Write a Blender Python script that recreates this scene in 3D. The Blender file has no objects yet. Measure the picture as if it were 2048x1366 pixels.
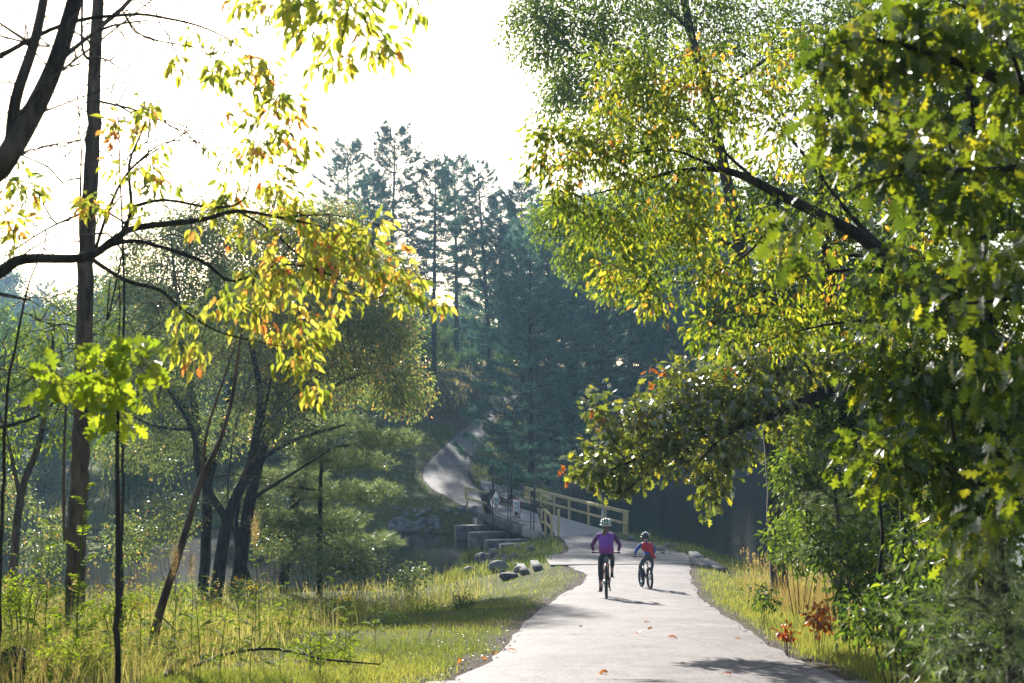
import bpy, bmesh, math, random
import numpy as np
from mathutils import Vector, Matrix, Euler
random.seed(7); rng = np.random.default_rng(7)
S = bpy.context.scene
COL = S.collection
# ------------------------------------------------------------------ camera, world, sun, exposure
F, CAMZ, PITCH = 2844.4, 6.9, math.atan(97/2844.4)
cam_d = bpy.data.cameras.new('camera'); cam = bpy.data.objects.new('camera', cam_d); COL.objects.link(cam)
cam.location = (0, 0, CAMZ); cam.rotation_euler = (math.pi/2 + PITCH, 0, 0)
cam_d.sensor_width = 36; cam_d.lens = 50; cam_d.clip_start = .1; cam_d.clip_end = 3000
cam_d.dof.use_dof = True; cam_d.dof.focus_distance = 33; cam_d.dof.aperture_fstop = 4.0
S.camera = cam
SUN_AZ, SUN_EL = math.radians(-12.5), math.radians(19.5)      # azimuth from +Y, clockwise positive
W = bpy.data.worlds.new('World'); S.world = W; W.use_nodes = True
nt = W.node_tree; nt.nodes.clear()
sky = nt.nodes.new('ShaderNodeTexSky'); sky.sky_type = 'NISHITA'; sky.sun_disc = False
sky.sun_elevation = SUN_EL; sky.sun_rotation = SUN_AZ; sky.air_density = 1.0; sky.dust_density = 1.2; sky.ozone_density = 1.0
bg = nt.nodes.new('ShaderNodeBackground'); bg.inputs['Strength'].default_value = .088
wo = nt.nodes.new('ShaderNodeOutputWorld')
hs = nt.nodes.new('ShaderNodeHueSaturation'); hs.inputs['Saturation'].default_value = .95
nt.links.new(sky.outputs[0], hs.inputs['Color']); nt.links.new(hs.outputs[0], bg.inputs[0]); nt.links.new(bg.outputs[0], wo.inputs[0])
sd = bpy.data.lights.new('sun', 'SUN'); sd.energy = 5.0; sd.angle = math.radians(.53); sd.color = (1, .94, .86)
sun = bpy.data.objects.new('sun', sd); COL.objects.link(sun)
sdir = Vector((math.sin(SUN_AZ)*math.cos(SUN_EL), math.cos(SUN_AZ)*math.cos(SUN_EL), math.sin(SUN_EL)))
sun.rotation_euler = sdir.to_track_quat('Z', 'Y').to_euler(); sun.location = sdir*60
S.view_settings.view_transform = 'Standard'; S.view_settings.look = 'None'
S.view_settings.exposure = 1.12; S.view_settings.gamma = 1; S.view_settings.use_curve_mapping = False
S.render.engine = 'CYCLES'
cy = S.cycles
cy.max_bounces = 7; cy.diffuse_bounces = 3; cy.glossy_bounces = 3; cy.transmission_bounces = 5; cy.volume_bounces = 0
cy.transparent_max_bounces = 6; cy.use_denoising = True; cy.sample_clamp_indirect = 6
cy.caustics_reflective = False; cy.caustics_refractive = False

# ------------------------------------------------------------------ picture measurements -> world points
CP, SP = math.cos(PITCH), math.sin(PITCH)
def ray(px, py):
    x, z = px-1024, 683-py
    return np.array([x, F*CP - z*SP, z*CP + F*SP])
def at(px, py, d):                      # the point at distance d (along Y) seen at a place measured in the photograph
    r = ray(px, py); return np.array([r[0]*d/r[1], d, CAMZ + r[2]*d/r[1]])
def on_z(px, py, z):
    r = ray(px, py); t = (z-CAMZ)/r[2]; return np.array([r[0]*t, r[1]*t, z])

# ------------------------------------------------------------------ mesh helpers
def link(o, parent=None):
    COL.objects.link(o)
    if parent is not None: o.parent = parent
    return o
def tag(o, label=None, cat=None, group=None, kind=None):
    if label: o['label'] = label
    if cat: o['category'] = cat
    if group: o['group'] = group
    if kind: o['kind'] = kind
    return o
def empty(name, loc=(0, 0, 0), rz=0, label=None, cat=None, group=None):
    o = bpy.data.objects.new(name, None); o.empty_display_size = .2; o.location = loc; o.rotation_euler = (0, 0, rz)
    link(o); return tag(o, label, cat, group)
def np_mesh(name, V, faces, mats, attr=None, midx=None, smooth=False):
    """faces: list of int arrays (n,k), any k"""
    me = bpy.data.meshes.new(name)
    V = np.asarray(V, np.float32); faces = [np.asarray(f, np.int32) for f in faces if len(f)]
    me.vertices.add(len(V)); me.vertices.foreach_set('co', V.ravel())
    loops = np.concatenate([f.ravel() for f in faces]); tot = np.concatenate([np.full(len(f), f.shape[1], np.int32) for f in faces])
    me.loops.add(len(loops)); me.loops.foreach_set('vertex_index', loops)
    me.polygons.add(len(tot)); st = np.concatenate([[0], np.cumsum(tot)[:-1]]).astype(np.int32)
    me.polygons.foreach_set('loop_start', st)
    if midx is not None: me.polygons.foreach_set('material_index', np.asarray(midx, np.int32))
    if smooth: me.polygons.foreach_set('use_smooth', np.ones(len(tot), bool))
    if attr is not None:
        a = me.attributes.new('rnd', 'FLOAT', 'POINT'); a.data.foreach_set('value', np.asarray(attr, np.float32))
    me.update(calc_edges=True)
    for m in (mats if isinstance(mats, (list, tuple)) else [mats]): me.materials.append(m)
    return me
def obj(name, me, parent=None, **k):
    o = bpy.data.objects.new(name, me); link(o, parent); return tag(o, **k) if k else o
class MB:
    """collects simple solids into one mesh"""
    def __init__(s): s.V = []; s.F = {3: [], 4: []}; s.n = 0; s.M = {3: [], 4: []}
    def add(s, V, fs, mi=0):
        for f in fs:
            if len(f) in (3, 4): s.F[len(f)].append([i+s.n for i in f]); s.M[len(f)].append(mi)
            else:
                for i in range(1, len(f)-1): s.F[3].append([f[0]+s.n, f[i]+s.n, f[i+1]+s.n]); s.M[3].append(mi)
        s.V.extend([tuple(v) for v in V]); s.n += len(V); return s
    def box(s, c, size, rot=None, mi=0, bev=0):
        c = Vector(c); h = Vector(size)/2; R = rot.to_matrix() if isinstance(rot, Euler) else (rot or Matrix.Identity(3))
        if bev:
            bm = bmesh.new(); bmesh.ops.create_cube(bm, size=1)
            for v in bm.verts: v.co = Vector((v.co.x*size[0], v.co.y*size[1], v.co.z*size[2]))
            bmesh.ops.bevel(bm, geom=bm.edges[:], offset=bev, segments=1, affect='EDGES')
            V = [R @ v.co + c for v in bm.verts]; bm.verts.index_update()
            s.add(V, [[v.index for v in f.verts] for f in bm.faces], mi); bm.free(); return s
        V = [R @ Vector((x*h.x, y*h.y, z*h.z)) + c for x in (-1, 1) for y in (-1, 1) for z in (-1, 1)]
        return s.add(V, [(0, 1, 3, 2), (4, 6, 7, 5), (0, 4, 5, 1), (2, 3, 7, 6), (0, 2, 6, 4), (1, 5, 7, 3)], mi)
    def beam(s, a, b, w, h, up=(0, 0, 1), mi=0, bev=0):
        a, b = Vector(a), Vector(b); d = b-a; L = d.length; d.normalize(); u = Vector(up)
        sx = d.cross(u)
        if sx.length < 1e-4: sx = d.cross(Vector((0, 1, 0)))
        sx.normalize(); uu = sx.cross(d).normalized()
        R = Matrix((sx, d, uu)).transposed()
        return s.box((a+b)/2, (w, L, h), R, mi, bev)
    def tube(s, pts, r, k=8, mi=0, cap=True):
        pts = [Vector(p) for p in pts]; rs = r if isinstance(r, (list, tuple)) else [r]*len(pts)
        V = []; n = len(pts); prev = None
        for i, p in enumerate(pts):
            d = (pts[min(i+1, n-1)]-pts[max(i-1, 0)]).normalized()
            if prev is None: u = d.orthogonal().normalized()
            else: u = (prev - d*prev.dot(d)); u = u.normalized() if u.length > 1e-5 else d.orthogonal().normalized()
            prev = u; w = d.cross(u)
            for j in range(k):
                t = 2*math.pi*j/k; V.append(p + (u*math.cos(t)+w*math.sin(t))*rs[i])
        fs = [(i*k+j, i*k+(j+1) % k, (i+1)*k+(j+1) % k, (i+1)*k+j) for i in range(n-1) for j in range(k)]
        if cap: fs += [list(range(k))[::-1], [(n-1)*k+j for j in range(k)]]
        return s.add(V, fs, mi)
    def prism(s, outline, z0, z1, mi=0):
        n = len(outline); V = [(x, y, z0) for x, y in outline]+[(x, y, z1) for x, y in outline]
        return s.add(V, [(i, (i+1) % n, n+(i+1) % n, n+i) for i in range(n)]+[list(range(n))[::-1], list(range(n, 2*n))], mi)
    def mesh(s, name, mats, smooth=False):
        return np_mesh(name, s.V, [np.array(s.F[3]).reshape(-1, 3), np.array(s.F[4]).reshape(-1, 4)], mats,
                       midx=(s.M[3] if s.F[3] else [])+(s.M[4] if s.F[4] else []), smooth=smooth)
    def build(s, name, mats, parent=None, smooth=False, **k):
        return obj(name, s.mesh(name, mats, smooth), parent, **k)

# ------------------------------------------------------------------ materials
def new_mat(name):
    m = bpy.data.materials.new(name); m.use_nodes = True; n = m.node_tree; n.nodes.clear()
    out = n.nodes.new('ShaderNodeOutputMaterial'); return m, n, out
def N(n, t, **k):
    x = n.nodes.new(t)
    for a, b in k.items():
        if a in x.inputs.keys(): x.inputs[a].default_value = b
        else: setattr(x, a, b)
    return x
def ramp(n, cols, fac=None):
    r = n.nodes.new('ShaderNodeValToRGB'); e = r.color_ramp.elements
    while len(e) > 1: e.remove(e[-1])
    for i, (p, c) in enumerate(cols):
        q = e[0] if i == 0 else e.new(p); q.position = p; q.color = (*c, 1)
    if fac is not None: n.links.new(fac, r.inputs[0])
    return r
def noise(n, scale, detail=3, rough=.6, coord='Object', vec=None, stretch=None):
    t = N(n, 'ShaderNodeTexNoise'); t.inputs['Scale'].default_value = scale; t.inputs['Detail'].default_value = detail; t.inputs['Roughness'].default_value = rough
    tc = N(n, 'ShaderNodeTexCoord'); src = tc.outputs[coord]
    if stretch:
        mp = N(n, 'ShaderNodeMapping'); mp.inputs['Scale'].default_value = stretch; n.links.new(src, mp.inputs[0]); src = mp.outputs[0]
    n.links.new(src, t.inputs['Vector']); return t
def bumpy(n, fac, bsdf, strength=.3, dist=.02):
    b = N(n, 'ShaderNodeBump'); b.inputs['Strength'].default_value = strength; b.inputs['Distance'].default_value = dist
    n.links.new(fac, b.inputs['Height']); n.links.new(b.outputs[0], bsdf.inputs['Normal'])
def solid(name, cols, scale=6, rough=.8, bump=.2, bdist=.01, stretch=None, metal=0, spec=.5, detail=4):
    """noise-mottled surface; cols = [(pos, rgb), ...]"""
    m, n, out = new_mat(name); p = N(n, 'ShaderNodeBsdfPrincipled'); p.inputs['Roughness'].default_value = rough
    p.inputs['Metallic'].default_value = metal; p.inputs['Specular IOR Level'].default_value = spec
    t = noise(n, scale, detail, .65, stretch=stretch); r = ramp(n, cols, t.outputs['Fac'])
    n.links.new(r.outputs[0], p.inputs['Base Color'])
    if bump: bumpy(n, t.outputs['Fac'], p, bump, bdist)
    n.links.new(p.outputs[0], out.inputs[0]); return m
def leafmat(name, cols, trans=1.6, tmix=.5, gloss=.07, rough=.35, tint=(1, 1, 1)):
    """thin leaf: diffuse + translucent + a waxy reflection; colour from the per-leaf value rnd"""
    m, n, out = new_mat(name)
    a = N(n, 'ShaderNodeAttribute', attribute_name='rnd'); oi = N(n, 'ShaderNodeObjectInfo')
    r = ramp(n, cols, a.outputs['Fac'])
    d = N(n, 'ShaderNodeBsdfDiffuse'); tr = N(n, 'ShaderNodeBsdfTranslucent'); g = N(n, 'ShaderNodeBsdfGlossy', Roughness=rough)
    ov = N(n, 'ShaderNodeMapRange'); ov.inputs['To Min'].default_value = .78; ov.inputs['To Max'].default_value = 1.25; n.links.new(oi.outputs['Random'], ov.inputs['Value'])
    r0_ = r; r = N(n, 'ShaderNodeVectorMath', operation='SCALE'); n.links.new(r0_.outputs[0], r.inputs[0]); n.links.new(ov.outputs[0], r.inputs['Scale'])
    n.links.new(r.outputs[0], d.inputs[0])
    mx = N(n, 'ShaderNodeMix', data_type='RGBA', blend_type='MULTIPLY'); mx.inputs[0].default_value = 1
    n.links.new(r.outputs[0], mx.inputs[6]); mx.inputs[7].default_value = (trans*tint[0], trans*tint[1], trans*.45*tint[2], 1); mx.clamp_result = True
    n.links.new(mx.outputs[2], tr.inputs[0])
    s1 = N(n, 'ShaderNodeMixShader'); s1.inputs[0].default_value = tmix; n.links.new(d.outputs[0], s1.inputs[1]); n.links.new(tr.outputs[0], s1.inputs[2])
    lw = N(n, 'ShaderNodeFresnel'); lw.inputs[0].default_value = 1.38
    mm0 = N(n, 'ShaderNodeMath', operation='MULTIPLY'); mm0.inputs[1].default_value = gloss*10; n.links.new(lw.outputs[0], mm0.inputs[0])
    mm = N(n, 'ShaderNodeMath', operation='MINIMUM'); mm.inputs[1].default_value = gloss*2.2; n.links.new(mm0.outputs[0], mm.inputs[0])
    s2 = N(n, 'ShaderNodeMixShader'); n.links.new(mm.outputs[0], s2.inputs[0]); n.links.new(s1.outputs[0], s2.inputs[1]); n.links.new(g.outputs[0], s2.inputs[2])
    n.links.new(s2.outputs[0], out.inputs[0]); return m
def barkmat(name, c0, c1, scale=9):
    m, n, out = new_mat(name); p = N(n, 'ShaderNodeBsdfPrincipled'); p.inputs['Roughness'].default_value = .9; p.inputs['Specular IOR Level'].default_value = .2
    t = noise(n, scale, 5, .7, stretch=(1, 1, .22)); t2 = noise(n, 2.2, 3)
    r = ramp(n, [(.38, c0), (.62, c1)], t.outputs['Fac'])
    mx = N(n, 'ShaderNodeMix', data_type='RGBA', blend_type='MULTIPLY'); mx.inputs[0].default_value = .6
    r2 = ramp(n, [(.35, (.55, .55, .5)), (.65, (1.15, 1.1, 1.05))], t2.outputs['Fac'])
    n.links.new(r.outputs[0], mx.inputs[6]); n.links.new(r2.outputs[0], mx.inputs[7]); n.links.new(mx.outputs[2], p.inputs['Base Color'])
    bumpy(n, t.outputs['Fac'], p, .9, .03); n.links.new(p.outputs[0], out.inputs[0]); return m
def plain(name, c, rough=.6, metal=0, spec=.5, var=.25, scale=20, bump=.05):
    lo = tuple(x*(1-var) for x in c); hi = tuple(min(1, x*(1+var)) for x in c)
    return solid(name, [(.3, lo), (.7, hi)], scale, rough, bump, .005, metal=metal, spec=spec)

GY = (.10, .17, .02)
M = {}
M['asphalt'] = None
M['bark_grey'] = barkmat('bark_grey', (.035, .03, .026), (.12, .10, .085))
M['bark_warm'] = barkmat('bark_warm', (.045, .03, .02), (.17, .12, .085), 7)
M['bark_dark'] = barkmat('bark_dark', (.018, .015, .013), (.06, .05, .042))
M['twig'] = plain('twig', (.05, .038, .03), .8)
M['cherry'] = leafmat('cherry_leaf', [(0, (.09, .13, .03)), (.35, (.20, .24, .05)), (.62, (.36, .36, .07)), (.84, (.46, .38, .10)), (.93, (.58, .30, .12)), (1, (.55, .18, .08))], 2.1, .56, .04)
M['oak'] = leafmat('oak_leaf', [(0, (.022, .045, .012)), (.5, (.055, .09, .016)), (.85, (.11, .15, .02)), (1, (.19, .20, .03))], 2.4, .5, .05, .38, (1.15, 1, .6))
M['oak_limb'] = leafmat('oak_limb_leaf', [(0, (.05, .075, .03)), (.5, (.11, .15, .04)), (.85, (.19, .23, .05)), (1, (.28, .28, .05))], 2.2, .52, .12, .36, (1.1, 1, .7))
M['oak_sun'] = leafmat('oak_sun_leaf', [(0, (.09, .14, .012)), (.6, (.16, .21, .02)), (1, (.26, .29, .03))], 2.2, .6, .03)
M['maple'] = leafmat('maple_leaf', [(0, (.045, .075, .012)), (.45, (.12, .155, .02)), (.75, (.25, .25, .03)), (.92, (.38, .29, .05)), (1, (.5, .18, .05))], 2.4, .58, .035, .4)
M['birch'] = leafmat('small_leaf', [(0, (.025, .05, .014)), (.6, (.07, .11, .02)), (1, (.15, .18, .03))], 2.3, .52, .04, .45)
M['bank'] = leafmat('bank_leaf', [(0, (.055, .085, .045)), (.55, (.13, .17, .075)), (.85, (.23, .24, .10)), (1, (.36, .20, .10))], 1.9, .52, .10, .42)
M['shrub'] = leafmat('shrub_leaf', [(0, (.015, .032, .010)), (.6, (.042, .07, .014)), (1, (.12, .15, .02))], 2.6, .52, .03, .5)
M['red'] = leafmat('red_leaf', [(0, (.35, .06, .02)), (.6, (.5, .15, .03)), (1, (.5, .26, .06))], 1.2, .55, .04)
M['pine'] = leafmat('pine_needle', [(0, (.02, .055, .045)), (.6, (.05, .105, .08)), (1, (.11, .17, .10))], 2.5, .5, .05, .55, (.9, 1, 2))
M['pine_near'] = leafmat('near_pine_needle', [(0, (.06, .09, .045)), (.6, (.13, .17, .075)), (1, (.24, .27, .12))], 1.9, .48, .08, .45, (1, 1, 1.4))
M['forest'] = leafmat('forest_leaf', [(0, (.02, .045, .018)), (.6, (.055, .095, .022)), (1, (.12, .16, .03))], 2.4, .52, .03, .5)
M['grass'] = leafmat('grass_blade', [(0, (.035, .055, .02)), (.35, (.11, .13, .045)), (.65, (.28, .26, .12)), (1, (.50, .43, .25))], 1.35, .5, .012, .6)
M['lawn'] = leafmat('lawn_blade', [(0, (.035, .06, .02)), (.45, (.11, .14, .04)), (.8, (.25, .25, .08)), (1, (.40, .35, .15))], 1.6, .5, .012, .6)
M['straw'] = leafmat('straw', [(0, (.24, .17, .08)), (.6, (.40, .30, .15)), (1, (.50, .34, .24))], 1.2, .4, .012, .6)
M['herb'] = leafmat('herb_leaf', [(0, (.05, .09, .012)), (.6, (.14, .20, .02)), (1, (.28, .31, .04))], 1.9, .55, .012, .6)
M['flower'] = leafmat('flower', [(0, (.45, .30, .02)), (1, (.6, .42, .04))], 1.2, .4, .01, .6)
M['concrete'] = solid('concrete', [(.25, (.035, .033, .032)), (.5, (.10, .095, .09)), (.75, (.26, .245, .23))], 2.2, .9, .5, .03, detail=8)
M['capstone'] = solid('capstone', [(.3, (.22, .20, .18)), (.7, (.42, .39, .35))], 3, .85, .4, .02, detail=8)
M['rock'] = solid('rock', [(.3, (.09, .085, .08)), (.55, (.20, .19, .18)), (.8, (.36, .35, .33))], 2.5, .85, .6, .03, detail=7)
M['darkrock'] = solid('dark_rock', [(.3, (.035, .035, .05)), (.7, (.11, .10, .12))], 2.5, .8, .6, .03)
M['rail'] = solid('treated_pine', [(.3, (.42, .31, .13)), (.55, (.60, .46, .21)), (.8, (.70, .56, .29))], 3, .75, .2, .004, stretch=(1, 1, 1))
M['deck'] = solid('weathered_plank', [(.3, (.22, .20, .19)), (.55, (.36, .34, .32)), (.8, (.46, .43, .40))], 4, .85, .3, .004)
M['crossing'] = solid('crossing_plank', [(.3, (.07, .066, .066)), (.55, (.15, .14, .135)), (.8, (.30, .27, .23))], 2.2, .85, .4, .006)
M['steel'] = plain('black_steel', (.012, .012, .016), .45, 0, .5, .4, 3)
M['gate'] = plain('gate_steel', (.05, .06, .09), .6, 0, .4, .5, 3)
M['white'] = plain('sign_white', (.78, .79, .80), .5, var=.04)
M['signred'] = plain('sign_red', (.55, .07, .04), .5, var=.1)
M['signblack'] = plain('sign_black', (.012, .012, .015), .6, var=.1)
M['signblue'] = plain('sign_grey_face', (.62, .66, .72), .5, var=.04)

# ------------------------------------------------------------------ terrain
ZP = np.array([(-40, 8.2), (0, 5.25), (12.1, 4.4), (22, 3.3), (31.5, 2.25), (36, 1.85), (43.5, 1.2), (52.7, .6), (58.6, .3), (66, 0), (86.5, 0), (90, .3), (95, .9),
               (101, 1.93), (108, 3.1), (114, 4.1), (120, 5.2), (126, 6.35), (135, 8.5), (150, 9.3), (220, 9.5), (800, 14)])
def zp(y): 
    y = np.asarray(y, float)
    return (np.interp(y-1.5, ZP[:, 0], ZP[:, 1])+np.interp(y, ZP[:, 0], ZP[:, 1])*2+np.interp(y+1.5, ZP[:, 0], ZP[:, 1]))/4
def on_path(px, py):
    best = None
    for d in np.arange(5, 140, .1):
        p = at(px, py, d)
        if p[2] <= float(zp(d)): return p
    return p
NEAR = [(1440, 770, 1935), (1366, 905, 1705), (1300, 1008, 1553), (1250, 1045, 1483), (1200, 1107, 1405), (1170, 1158, 1388), (1150, 1172, 1381), (1135, 1140, 1381),
        (1118, 1112, 1378), (1108, 1128, 1362), (1098, 1138, 1336), (1090, 1134, 1303), (1080, 1127, 1245), (1075, 1121, 1212)]
LN = [on_path(l, y) for y, l, r in NEAR]; RN = [on_path(r, y) for y, l, r in NEAR]
RN[-1] = on_path(1207, 1066); LN[-1] = on_path(1119, 1074)
LN.insert(0, np.array([-1.1, -12, zp(-12)])); RN.insert(0, np.array([2.6, -12, zp(-12)]))
FAR = [(1024, 962, 1040), (1000, 905, 985), (980, 868, 958), (960, 849, 940), (940, 848, 936), (920, 862, 940), (900, 882, 950), (880, 905, 962), (850, 938, 978), (820, 962, 1000), (800, 975, 1025), (790, 985, 1040), (783, 1005, 1060)]
LF = [on_path(l, y) for y, l, r in FAR]; RF = [on_path(r, y) for y, l, r in FAR]
PC = np.array([(a+b)/2 for a, b in zip(LN, RN)]+[(a+b)/2 for a, b in zip(LF, RF)]); 
PW = np.array([np.linalg.norm((a-b)[:2])/2 for a, b in zip(LN, RN)]+[np.linalg.norm((a-b)[:2])/2 for a, b in zip(LF, RF)])
POLYL = np.array([(-140, 60), (-60, 56), (-30, 52), (-14, 51.5), (-6, 54), (-3.2, 59.8), (-2.9, 63), (-2.3, 66), (-1.0, 67.4), (.2, 68.3), (1.2, 70), (2.6, 71.6), (1.2, 80.5), (-1.0, 81), (-4.3, 81.2), (-6.3, 80.6), (-9.3, 82.5), (-14, 86), (-24, 83.5), (-42, 85), (-60, 92), (-140, 95)])
POLYR = np.array([(.4, 71.6), (4.6, 71.2), (6.3, 70.9), (7.8, 68), (9.3, 66), (9.7, 62), (10.9, 54), (15.9, 51.5), (30, 49), (120, 45), (140, 160), (35, 149), (24, 144), (13, 135), (6.6, 121), (3.8, 106), (2.4, 97), (2.1, 90), (2.2, 82), (-.6, 80.8)])
def pdist(P, x, y):
    """signed distance to a closed polygon, negative inside"""
    x = np.asarray(x, float); y = np.asarray(y, float); d = np.full(x.shape, 1e9); ins = np.zeros(x.shape, bool)
    for i in range(len(P)):
        a, b = P[i], P[(i+1) % len(P)]; ab = b-a; t = np.clip(((x-a[0])*ab[0]+(y-a[1])*ab[1])/(ab @ ab), 0, 1)
        d = np.minimum(d, np.hypot(x-a[0]-t*ab[0], y-a[1]-t*ab[1]))
        c = ((a[1] > y) != (b[1] > y)); 
        with np.errstate(divide='ignore', invalid='ignore'): ins ^= c & (x < (b[0]-a[0])*(y-a[1])/(b[1]-a[1])+a[0])
    return np.where(ins, -d, d)
def path_dist(x, y):
    """distance beyond the asphalt edge"""
    x = np.asarray(x, float); y = np.asarray(y, float); d = np.full(x.shape, 1e9)
    for i in range(len(PC)-1):
        a, b = PC[i][:2], PC[i+1][:2]; ab = b-a; t = np.clip(((x-a[0])*ab[0]+(y-a[1])*ab[1])/(ab @ ab), 0, 1)
        w = PW[i]+(PW[i+1]-PW[i])*t
        d = np.minimum(d, np.hypot(x-a[0]-t*ab[0], y-a[1]-t*ab[1])-w)
    return d
def sst(a, b, x): t = np.clip((x-a)/(b-a), 0, 1); return t*t*(3-2*t)
def vnoise(x, y, s, seed=0):
    x = np.asarray(x)/s; y = np.asarray(y)/s
    return (np.sin(x*1.7+seed)*np.cos(y*1.3-seed*2)+np.sin(x*.9-y*1.9+seed*3)+.5*np.sin(x*3.3+y*2.7+seed)+.5*np.cos(y*4.1-x*2.3))/3
WL, WR = -1.2, -.7
def height(x, y):
    x = np.asarray(x, float); y = np.asarray(y, float); base = zp(y)
    xc = np.interp(y, PC[:, 1], PC[:, 0]); lat = x-xc; pd = path_dist(x, y)
    near = 1-sst(70, 84, y)
    land = base - near*1.0*sst(1.5, 8, -lat)*sst(18, 42, y) - near*.3*sst(2, 6, lat)*sst(20, 40, y)
    # the far hill: falls away to a low meadow on the left
    hill = sst(-34, -13, x); farm = 1-near
    low = -.75+.25*vnoise(x, y, 9, 1)+6*sst(170, 330, y)
    land = land*(near+farm*hill)+farm*(1-hill)*low
    land = land+farm*2.3*np.exp(-((x+9.5)/6.5)**2-((y-122)/9)**2)
    land = land + (.10*vnoise(x, y, 2.3)+.05*vnoise(x, y, .7, 2))*sst(.3, 3, pd)*(1+farm)
    for P, wz in ((POLYL, WL), (POLYR, WR)):
        s = pdist(P, x, y)+.25*vnoise(x, y, 1.6, 4)
        bank = np.where(s > 0, wz-.05+.42*s+.06*s*s, wz-.05+np.maximum(s*.7, -1.8))
        k = .25; h = np.clip(.5+.5*(bank-land)/k, 0, 1); land = bank*(1-h)+land*h-k*h*(1-h)
    onp = 1-sst(.12, np.where((y > 63) & (y < 86), .75, 1.3), pd)
    gap = (pdist(np.array([(-5, 71.0), (8, 71.0), (7, 81.5), (-6, 81.5)]), x, y) < 0)
    onp = np.where(gap, 0, onp)
    return land*(1-onp)+(base-.0)*onp
def gz(x, y): return float(height(np.array([x]), np.array([y]))[0])
def on_ground(px, py, d0=6):
    ds = np.arange(d0, 260, .25); r = ray(px, py); X = r[0]/r[1]*ds; Z = CAMZ+r[2]/r[1]*ds; H = height(X, ds)
    i = np.argmax(Z <= H); return np.array([X[i], ds[i], H[i]])
def axis(segs):
    out = []
    for a, b, s in segs: out += list(np.arange(a, b, s))
    out.append(segs[-1][1]); return np.array(out)
gx = axis([(-520, -100, 20), (-100, -40, 4), (-40, -16, 1), (-16, 16, .4), (16, 40, 1), (40, 100, 4), (100, 520, 20)])
gy = axis([(-30, 4, 2), (4, 96, .4), (96, 150, .7), (150, 220, 4), (220, 900, 20)])
X, Y = np.meshgrid(gx, gy); Z = height(X, Y)
Zt = Z - .035*(path_dist(X, Y) < .0)
nx, ny = len(gx), len(gy); idx = np.arange(nx*ny).reshape(ny, nx)
quads = np.stack([idx[:-1, :-1].ravel(), idx[:-1, 1:].ravel(), idx[1:, 1:].ravel(), idx[1:, :-1].ravel()], 1)
# how grassy each place is: 0 soil, 1 grass
PDg = path_dist(X, Y)
m, n, out = new_mat('ground'); p = N(n, 'ShaderNodeBsdfPrincipled'); p.inputs['Roughness'].default_value = .95; p.inputs['Specular IOR Level'].default_value = .1
a = N(n, 'ShaderNodeAttribute', attribute_name='rnd')
t1 = noise(n, .9, 6, .7); t2 = noise(n, 14, 5, .8); t3 = noise(n, .22, 3)
soil = ramp(n, [(.3, (.045, .032, .022)), (.5, (.10, .075, .05)), (.7, (.19, .15, .11))], t2.outputs['Fac'])
gr = ramp(n, [(.3, (.035, .055, .014)), (.5, (.09, .105, .028)), (.7, (.17, .16, .05))], t2.outputs['Fac'])
mm = N(n, 'ShaderNodeMath', operation='ADD'); n.links.new(a.outputs['Fac'], mm.inputs[0])
m2 = N(n, 'ShaderNodeMath', operation='MULTIPLY_ADD'); m2.inputs[1].default_value = 1.6; m2.inputs[2].default_value = -.8
n.links.new(t1.outputs['Fac'], m2.inputs[0]); n.links.new(m2.outputs[0], mm.inputs[1])
r = ramp(n, [(.35, (0, 0, 0)), (.65, (1, 1, 1))], mm.outputs[0])
mx = N(n, 'ShaderNodeMix', data_type='RGBA'); n.links.new(r.outputs[0], mx.inputs[0]); n.links.new(soil.outputs[0], mx.inputs[6]); n.links.new(gr.outputs[0], mx.inputs[7])
n.links.new(mx.outputs[2], p.inputs['Base Color']); bumpy(n, t2.outputs['Fac'], p, .7, .06); n.links.new(p.outputs[0], out.inputs[0]); M['ground'] = m
grassy = np.clip(.75*sst(.0, .45, PDg)+.15, 0, 1)
grassy = np.where((Y > 100) & (X > 1.5), .05, grassy); grassy = np.where((Y > 112), .1, grassy); grassy = np.where((X > 8) & (Y < 50), .15, grassy)
grassy = np.where((Y > 116) & (X < -1) & (X > -15) & (Y < 131), -.1, grassy)
ground = obj('ground', np_mesh('ground', np.stack([X, Y, Zt], 2).reshape(-1, 3), [quads], M['ground'], attr=grassy.ravel(), smooth=True), kind='structure')

# asphalt path
m, n, out = new_mat('asphalt'); p = N(n, 'ShaderNodeBsdfPrincipled'); p.inputs['Roughness'].default_value = .8; p.inputs['Specular IOR Level'].default_value = .35
t1 = noise(n, 38, 4, .9); t2 = noise(n, .8, 6, .65); t3 = noise(n, 5, 5, .75, stretch=(1, .35, 1))
r1 = ramp(n, [(.36, (.07, .064, .065)), (.5, (.165, .150, .148)), (.62, (.34, .305, .295))], t1.outputs['Fac'])
r2 = ramp(n, [(.36, (.66, .65, .66)), (.48, (.95, .92, .92)), (.62, (1.22, 1.15, 1.13))], t2.outputs['Fac'])
r3 = ramp(n, [(.36, (.58, .57, .57)), (.46, (.93, .93, .93)), (.56, (1, 1, 1)), (.66, (1.22, 1.20, 1.17))], t3.outputs['Fac'])
mx = N(n, 'ShaderNodeMix', data_type='RGBA', blend_type='MULTIPLY'); mx.inputs[0].default_value = 1; n.links.new(r1.outputs[0], mx.inputs[6]); n.links.new(r2.outputs[0], mx.inputs[7])
mx2 = N(n, 'ShaderNodeMix', data_type='RGBA', blend_type='MULTIPLY'); mx2.inputs[0].default_value = 1; n.links.new(mx.outputs[2], mx2.inputs[6]); n.links.new(r3.outputs[0], mx2.inputs[7])
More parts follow.
